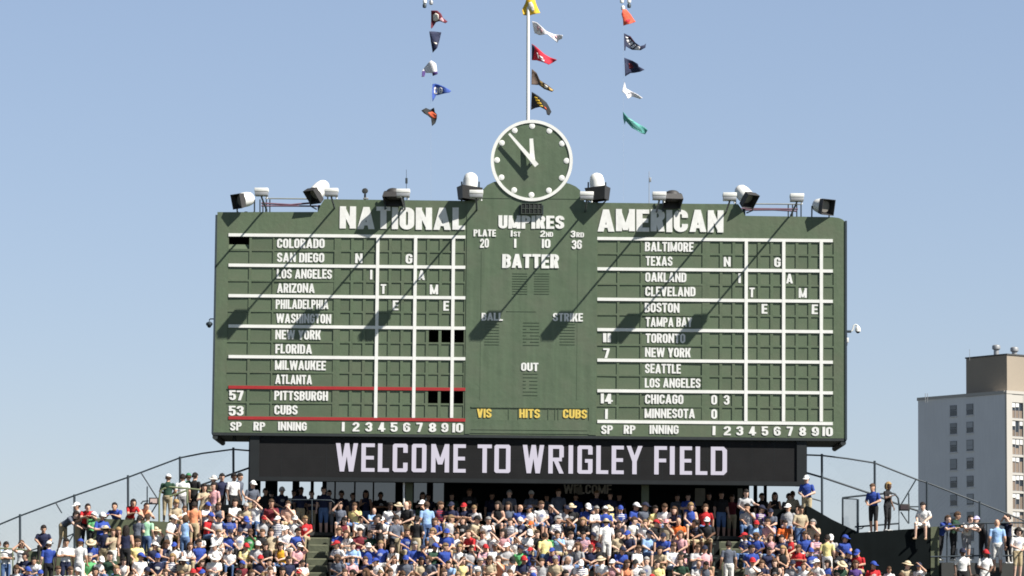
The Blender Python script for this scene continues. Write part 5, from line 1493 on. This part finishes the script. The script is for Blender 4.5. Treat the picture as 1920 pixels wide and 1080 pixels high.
# rows, middle
stand_row(738, 2, 'c', 'd', 'stand_waist', 55, pants='k', skin=SKT[0]); stand_row(743, 1, 'c', 'h', 'stand', 185, pants='K') if False else stand_row(742.5, 2, 'c', 'h', 'stand', 178, pants='K')
stand_row(712, 2, 'k', 'd', 'stand_cross', -70, pants='k'); stand_row(764, 1, 'k', 'x', 'stand_waist', -40, pants='K'); stand_row(780, 2, 'k', 'd', 'stand_waist', 150, pants='K')
stand_row(800, 1, 'l', 'h', 'stand', 200, pants='j'); stand_row(1117, 1, 'w', 'g', 'stand_cross', 25, pants='W'); stand_row(1135, 1, 'b', 'W', 'stand', 185, pants='K')
stand_row(1022, 3, 'y', 'd', 'stand', 200, pants='j'); stand_row(1137, 2, 'w', 'T', 'stand', 190, pants='w')
stand_at(1396, 1010, -1.3, 'g', 'd', 'stand_reach', 15, 'person in pale grey shirt and jeans standing at the head of the right aisle', pants='j')
stand_at(1366, 1110, yrow(3), 'c', 'd', 'stand', 180, 'person in slate grey shirt climbing the right aisle, back to the camera', pants='w')
stand_row(1551, 3, 'y', 'd', 'stand', 165, pants='W'); stand_row(1500, 1, 't', 'd', 'stand_waist', 20, pants='j')
stand_at(1513, 984, -.7, 'b', 'W', 'stand_waist', -20, 'person in royal blue shirt and white cap standing at the right end of the screen', pants='K')
# right ledge
stand_at(1638, 1000, -1.5, 'b', 'h', 'stand_waist', -35, 'person in royal blue shirt with a dark backpack on the black ledge wall', pants='d')
stand_at(1664, 997, -1.4, 'k', 'Y', 'stand_w', 50, 'person in long dark dress with blond hair on the black ledge wall', pants='k')
p = P(1735, 989, -2.3); person(p.x, -2.15, p.z - .44, R(-28), 'w', 'd', 'sit_wall', 'w', info=dict(px=1735, how='seated', label='person in white shirt and shorts sitting on the ledge wall, legs dangling'))
# far right walkway
stand_at(1762, 1052, -2.0, 'b', 'h', 'lean_rail', 40, 'person in royal blue shirt leaning on the pillar at the right', pants='k')
stand_at(1787, 1052, -1.75, 'e', 'h', 'stand_reach', 65, 'person in dark green shirt at the right railing', pants='k')
stand_at(1812, 1052, -1.75, 'w', 'd', 'lean_rail', 15, 'person in white shirt leaning on the right railing', pants='g')
stand_at(1846, 1054, -1.75, 'k', 'L', 'lean_rail', -50, 'person in black shirt and lilac cap leaning on the right railing', pants='k')
stand_at(1870, 1072, -3.0, 'l', 'x', 'bend', 170, 'person in big light blue shirt bending, back to the camera, far right', pants='w') if False else stand_at(1870, 1075, -2.9, 'l', 'x', 'stand', 175, 'person in big light blue shirt and white shorts, back to the camera, far right', pants='w', scale=1.08)
stand_at(1891, 1058, -2.0, 'n', 'd', 'stand_up', -60, 'person in navy blue top with an arm raised at the far right', pants='k')
stand_at(1908, 1085, -3.2, 'w', 'C', 'stand_waist', 20, 'person in white top with dark curly hair at the right edge', pants='t')
stand_row(1804, 4, 'w', 'N', 'stand', 8, pants='k', skin=SKT[5]); stand_row(1846, 4, 'w', 'R', 'stand_waist', 20, pants='w', skin=SKT[5]); stand_row(1808, 4, 'l', 'd', 'stand', 5) if False else None
# in the shade under the screen
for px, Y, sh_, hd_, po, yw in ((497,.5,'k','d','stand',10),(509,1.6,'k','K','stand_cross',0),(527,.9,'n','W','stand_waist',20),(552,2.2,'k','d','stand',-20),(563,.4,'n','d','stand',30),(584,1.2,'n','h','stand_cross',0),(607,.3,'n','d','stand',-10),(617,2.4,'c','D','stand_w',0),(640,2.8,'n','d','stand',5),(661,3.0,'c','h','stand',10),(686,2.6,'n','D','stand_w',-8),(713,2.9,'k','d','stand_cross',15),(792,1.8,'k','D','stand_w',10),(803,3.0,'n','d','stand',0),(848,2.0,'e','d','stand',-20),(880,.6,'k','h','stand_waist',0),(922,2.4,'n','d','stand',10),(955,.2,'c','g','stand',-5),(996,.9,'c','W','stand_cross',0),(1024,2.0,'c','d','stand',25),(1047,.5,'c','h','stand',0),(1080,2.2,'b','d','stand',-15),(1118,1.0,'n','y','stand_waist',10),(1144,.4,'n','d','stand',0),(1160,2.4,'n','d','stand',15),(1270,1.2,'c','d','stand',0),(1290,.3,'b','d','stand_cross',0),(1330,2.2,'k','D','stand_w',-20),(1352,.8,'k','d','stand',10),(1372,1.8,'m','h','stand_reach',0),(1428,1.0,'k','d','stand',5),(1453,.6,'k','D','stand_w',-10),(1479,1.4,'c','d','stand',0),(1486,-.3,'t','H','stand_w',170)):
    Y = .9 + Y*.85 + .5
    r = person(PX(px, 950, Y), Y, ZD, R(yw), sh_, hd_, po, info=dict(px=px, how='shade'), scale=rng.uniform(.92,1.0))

STRIPS = {1:(0,930,7.2), 2:(220,880,5.4), 3:(440,890,5.683), 4:(640,890,5.683), 5:(860,890,5.683), 6:(1080,890,5.683), 7:(1300,890,5.683), 8:(1500,890,5.683), 9:(1700,900,6.0)}
CROWD = {
 1: "500,870,w,d 370,910,n,d 650,900,w,D 1075,1010,w,W 1490,900,e,d 1680,960,w,D 460,700,b,W 890,790,w,d 230,1040,g,H 800,1060,k,h 1300,1050,m,D 560,1075,l,B",
 2: "910,460,r,B 980,545,b,B 1140,610,b,N 1180,420,w,D 1280,455,n,B 850,625,w,h 990,665,w,y 1145,655,w,h 995,735,w,W 1145,740,w,N 825,750,b,d 570,700,o,W 705,750,w,H 430,710,w,W 370,800,n,W 235,945,w,B 410,950,n,B 80,960,p,D 560,950,w,Y 700,970,t,U 720,890,w,H 855,970,r,h 980,890,w,U 985,975,b,h 1180,860,l,D 1265,975,m,B 640,1060,p,y 150,1060,w,d 490,1065,e,h 900,1065,g,B 1080,1075,w,H 300,1065,c,N 780,1070,w,R",
 3: "300,420,g,R 390,410,m,h 455,415,w,W 570,380,s,h 640,440,w,W 755,440,r,y 110,430,n,B 1150,420,m,D 1290,345,y,h 145,500,b,h 310,545,w,h 210,500,t,H 545,590,w,W 720,560,m,H 395,650,t,h 590,650,w,h 1220,590,w,H 1180,650,b,d 1060,560,w,D 675,725,p,W 510,760,Y,D 110,840,y,R 345,740,k,D 240,770,g,W 1110,750,w,R 1330,650,m,d 1270,770,l,d 565,860,n,d 385,880,w,d 270,870,n,R 725,880,w,d 1110,880,c,h 1250,900,p,H 90,980,m,B 285,975,w,R 430,980,w,R 565,990,k,W 1040,1010,w,T 1190,1020,Y,h 1330,1000,b,h 700,1040,w,R 20,1070,g,d 180,1075,p,H 500,1075,t,D 820,1078,w,h 1060,1076,n,N 1260,1076,m,h",
 4: "165,340,y,h 330,335,l,x 515,335,w,d 475,450,w,W 870,350,e,W 1040,370,n,h 1180,375,n,N 1310,360,n,R 625,470,k,R 705,470,g,h 780,450,w,h 205,480,w,d 350,480,w,N 1145,460,g,y 1300,470,k,H 1225,590,w,D 40,650,b,d 205,640,m,d 1010,690,w,y 880,600,l,K 130,760,b,h 285,755,b,W 425,790,b,y 580,790,w,D 770,780,b,g 1100,790,b,y 1260,760,w,Y 690,880,c,B 130,910,p,H 265,890,k,h 390,890,w,B 560,890,w,H 690,900,t,B 850,930,t,D 930,870,g,W 1080,1010,m,H 210,1000,r,h 640,1010,l,H 1250,1010,w,y 420,1030,t,y 60,1075,w,d 330,1075,e,D 520,1076,v,h 760,1076,o,H 900,1076,w,N 1180,1077,k,g",
 5: "175,370,g,y 60,365,n,R 565,440,w,d 790,480,t,O 880,530,r,W 1040,470,w,g 1200,400,k,T 1355,360,b,W 420,410,k,D 300,470,w,g 60,470,k,Y 270,560,G,d 150,590,r,H 480,575,p,D 610,580,w,d 1180,550,k,h 1270,530,w,T 375,680,w,d 735,660,w,W 700,710,g,T 1040,740,v,B 1190,750,g,W 1330,680,p,d 275,800,p,R 10,790,k,H 660,780,G,N 920,760,y,d 210,900,w,g 790,900,w,N 1155,900,g,x 450,930,a,h 1040,960,t,g 1300,1000,w,W 560,1010,a,h 215,1010,k,g 340,980,t,H 870,1000,G,h 700,1040,n,d 980,1050,e,h 120,1077,m,d 460,1077,w,W 1130,1077,b,D",
 6: "105,360,b,W 470,385,b,B 610,350,b,W 840,445,k,R 965,440,t,P 1090,460,o,x 1220,370,b,Y 20,520,w,W 100,520,k,Y 600,500,w,h 735,510,w,y 1295,490,k,d 940,610,b,N 420,560,n,h 760,650,l,N 570,680,n,B 80,670,p,T 450,735,b,N 1130,590,p,H 1110,700,k,H 910,720,t,D 320,670,w,T 150,790,n,H 480,820,w,D 640,790,w,h 290,860,w,T 1280,780,g,h 840,850,t,D 1000,830,k,h 870,890,y,d 1290,900,w,x 530,960,a,H 60,1010,w,W 380,900,t,H 1120,900,e,h 990,1010,w,h 250,1010,w,h 700,1020,G,g 1200,1010,w,y 430,1040,g,H 590,1076,m,B 850,1077,w,R 1100,1077,n,d",
 7: "665,470,l,R 810,440,p,h 965,470,o,d 1140,470,t,d 1010,410,g,W 130,350,r,h 220,500,w,h 50,480,s,D 570,630,b,R 830,600,p,H 1050,620,r,H 1300,620,p,h 1290,480,t,g 200,640,w,R 100,720,w,N 620,770,b,d 790,780,n,b 950,810,k,Y 1130,800,r,h 930,680,n,d 200,810,c,B 640,880,w,R 880,900,k,H 1330,890,w,W 90,910,p,h 1180,700,j,h 260,990,w,R 870,1010,t,H 1130,1020,v,g 1060,970,g,N 500,1077,w,h 700,1050,w,D 960,1077,a,d 1250,1060,p,H 20,1060,w,N",
 8: "250,470,w,h 170,490,t,h 330,610,g,W 470,650,b,B 560,560,r,d 720,680,g,d 840,790,n,B 985,820,t,d 410,900,e,T 590,910,v,H 190,890,w,W 780,900,r,B 950,900,w,H 1130,890,t,T 1280,880,w,N 190,640,p,g 560,1020,t,Y 740,1030,p,y 990,1000,k,N 1130,1000,v,T 100,1030,a,h 300,1040,s,H 400,1060,c,d 860,1050,w,y 1260,1010,g,h",
 9: "625,830,w,N 880,860,w,R 1010,920,w,d 1210,970,w,h 350,990,b,y 650,740,l,d 480,990,w,H 760,1010,p,d 1290,900,w,d 60,1000,g,T",
}
order = sorted(CROWD)
for s_ in order:
    x0, y0, sc_ = STRIPS[s_]
    for tok in CROWD[s_].split():
        zx, zy, sh_, hd_ = tok.split(',')
        px, py = x0 + float(zx)/sc_, y0 + float(zy)/sc_
        if sh_ not in SH: sh_ = 'b'
        if hd_ not in HT and hd_ not in HC: hd_ = 'd'
        row = max(0, min(5, round((py - 950)/26)))
        if px < rowL[row] or px > rowR[row] - 8 or any(a_-8 < px < b_+8 for a_, b_ in AIS): continue
        if row <= 3 and 1755 < px: row = 4
        seat(px, row, sh_, hd_)
# fill the gaps that are left in the rows; past 300 people the rest become one mass
BUDGET = 305
SHR = 'wwwwwwggggbbbbbnnnnnlrmkkkkcccopyGettv'; HDR = 'dddddhhhhhyDDDDHHHHYxgWWWBBBNNNKRT'
gaps = []
for k in range(0, 6):
    L_, R_ = (rowL[k]+8, rowR[k]-12)
    if k == 5: L_, R_ = -10, 1930
    if k == 4: R_ = 1738
    occ = sorted(taken[k])
    px = L_
    while px < R_:
        if any(a_-12 < px < b_+12 for a_, b_ in AIS): px += 10; continue
        near = min([abs(px-t_) for t_ in occ] or [99])
        if near >= 17.5:
            if rng.random() < .88: gaps.append((k, px))
            occ.append(px); px += 20
        else: px += 2.5
rng.shuffle(gaps)
gaps.sort(key=lambda g: g[0] >= 5)
import numpy as np
MASS = dict(co=[], fl=[], fv=[], col=[], n=0)
def mass_part(me, M4, colours):
    nv = len(me.vertices); co = np.empty(nv*3, np.float32); me.vertices.foreach_get('co', co)
    co = co.reshape(-1,3) @ np.array(M4.to_3x3()).T + np.array(M4.translation)
    nl = len(me.loops); li = np.empty(nl, np.int32); me.loops.foreach_get('vertex_index', li)
    npz = len(me.polygons); lt = np.empty(npz, np.int32); me.polygons.foreach_get('loop_total', lt)
    mi = np.empty(npz, np.int32); me.polygons.foreach_get('material_index', mi)
    cc_ = np.array([list(c)[:3] + [1] for c in colours], np.float32)[mi]
    MASS['co'].append(co); MASS['fv'].append(li + MASS['n']); MASS['fl'].append(lt); MASS['col'].append(cc_); MASS['n'] += nv
def to_mass(rec):
    o = rec['o']
    g = lambda k: list(o[k])
    mass_part(o.data, o.matrix_basis, [g('skin_colour'), g('shirt_colour'), g('sleeve_colour'), g('trouser_colour'), g('shin_colour'), list(o['shoe_colour']), g('print_colour'), (.03,.022,.018), (.3,.1,.085)])
    for c in list(o.children):
        cl = list(c['hair_colour']) if 'hair_colour' in c else list(c['hat_colour'])
        mass_part(c.data, o.matrix_basis @ c.matrix_basis, [cl]*3)
        bpy.data.objects.remove(c)
    PEOPLE.remove(rec); bpy.data.objects.remove(o)
extra = 0
for k, px in gaps:
    r = seat(px + rng.uniform(-2,2), k, rng.choice(SHR), rng.choice(HDR))
    if r is None: continue
    if len(PEOPLE) > BUDGET:
        to_mass(r); extra += 1
if MASS['n']:
    co = np.concatenate(MASS['co']); fv_ = np.concatenate(MASS['fv']); fl = np.concatenate(MASS['fl']); col = np.concatenate(MASS['col'])
    me = bpy.data.meshes.new('crowd')
    me.vertices.add(len(co)); me.vertices.foreach_set('co', co.astype(np.float32).ravel())
    me.loops.add(len(fv_)); me.loops.foreach_set('vertex_index', fv_)
    me.polygons.add(len(fl)); st = np.concatenate(([0], np.cumsum(fl)[:-1])).astype(np.int32)
    me.polygons.foreach_set('loop_start', st)
    me.update(calc_edges=True)
    me.shade_smooth()
    at = me.attributes.new('cloth_colour', 'FLOAT_COLOR', 'FACE'); at.data.foreach_set('color', col.ravel())
    cmz = attr_material('crowd_cloth_and_skin', 'cloth_colour', .8, .6, 7, .1)
    for nd in cmz.node_tree.nodes:
        if nd.type == 'ATTRIBUTE': nd.attribute_type = 'GEOMETRY'
    co_ = link('crowd', me, cmz); tag(co_, 'spectators half hidden between others and in the lowest rows of the stand', 'crowd', kind='stuff')
print('mass', extra)

# every label singles one person out
ORD = ['top','second','third','fourth','fifth','lowest']
def part_of(px):
    return 'left section' if px < 603 else ('middle section' if px < 1362 else 'right section')
def nb(rec):
    same = sorted([r for r in PEOPLE if r.get('row') == rec['row']], key=lambda r: r['px'])
    i = same.index(rec)
    return (same[i-1] if i else None), (same[i+1] if i+1 < len(same) else None)
seen = {}
def put(rec, cands):
    for c in cands:
        if c not in seen and 4 <= len(c.split()) <= 16:
            seen[c] = rec; rec['o']['label'] = c; return True
    return False
left_over = []
for r in PEOPLE:
    if r.get('label'): put(r, [r['label']])
for r in PEOPLE:
    if r.get('label'): continue
    if r['how'] == 'shade':
        base = f"person in {r['shirt'].replace(' top',' shirt')} with {r['head']} standing in the shade under the screen"
        r['grp'] = 'people in the shade under the screen'
        left_over.append((r, base)); continue
    r['grp'] = 'spectators on the bleacher rows'
    lf_, rt_ = nb(r); row = ORD[r['row']]
    s = r['shirt'].replace(' top', ''); hw = 'seated' if r['how'] == 'seated' else 'standing'
    n1 = [f"left of {rt_['shirt'].replace(' top','')}"] if rt_ else []
    n2 = [f"right of {lf_['shirt'].replace(' top','')}"] if lf_ else []
    c = [f"{hw} person, {s} top, {r['head']}, {row} row, {part_of(r['px'])}"]
    same = [q for q in PEOPLE if q.get('row') == r['row'] and q is not r and q['shirt'] == r['shirt'] and q['head'] == r['head'] and part_of(q['px']) == part_of(r['px'])]
    if same:
        c = []
        if lf_ and rt_: c.append(f"{hw} person, {s} top, {r['head']}, {row} row, between {lf_['shirt'].replace(' top','')} and {rt_['shirt'].replace(' top','')} tops")
        if rt_: c.append(f"{hw} person, {s} top, {r['head']}, {row} row, {part_of(r['px'])}, left of {rt_['shirt'].replace(' top','')}")
    if not put(r, c): left_over.append((r, f"{hw} person, {s} top, {r['head']}, {row} row, {part_of(r['px'])}"))
NUMW = ['leftmost','second from left','third from left','fourth from left','fifth from left','sixth from left']
byb = {}
for r, b_ in left_over: byb.setdefault(b_, []).append(r)
for b_, rs in byb.items():
    rs.sort(key=lambda r: r['px'])
    for i, r in enumerate(rs):
        if len(rs) == 1 and b_ not in seen: l_ = b_
        else: l_ = b_ + ', ' + (NUMW[i] if i < len(rs)-1 or len(rs) == 1 else 'rightmost')
        if len(l_.split()) > 16: l_ = l_.replace('standing in the shade under the screen', 'in shade under the screen')
        seen[l_] = r; r['o']['label'] = l_
for r in PEOPLE:
    r['o']['group'] = r.get('grp', 'spectators standing around the bleachers')
print('people', len(PEOPLE), 'labels', len(set(r['o']['label'] for r in PEOPLE)), max(len(r['o']['label'].split()) for r in PEOPLE))
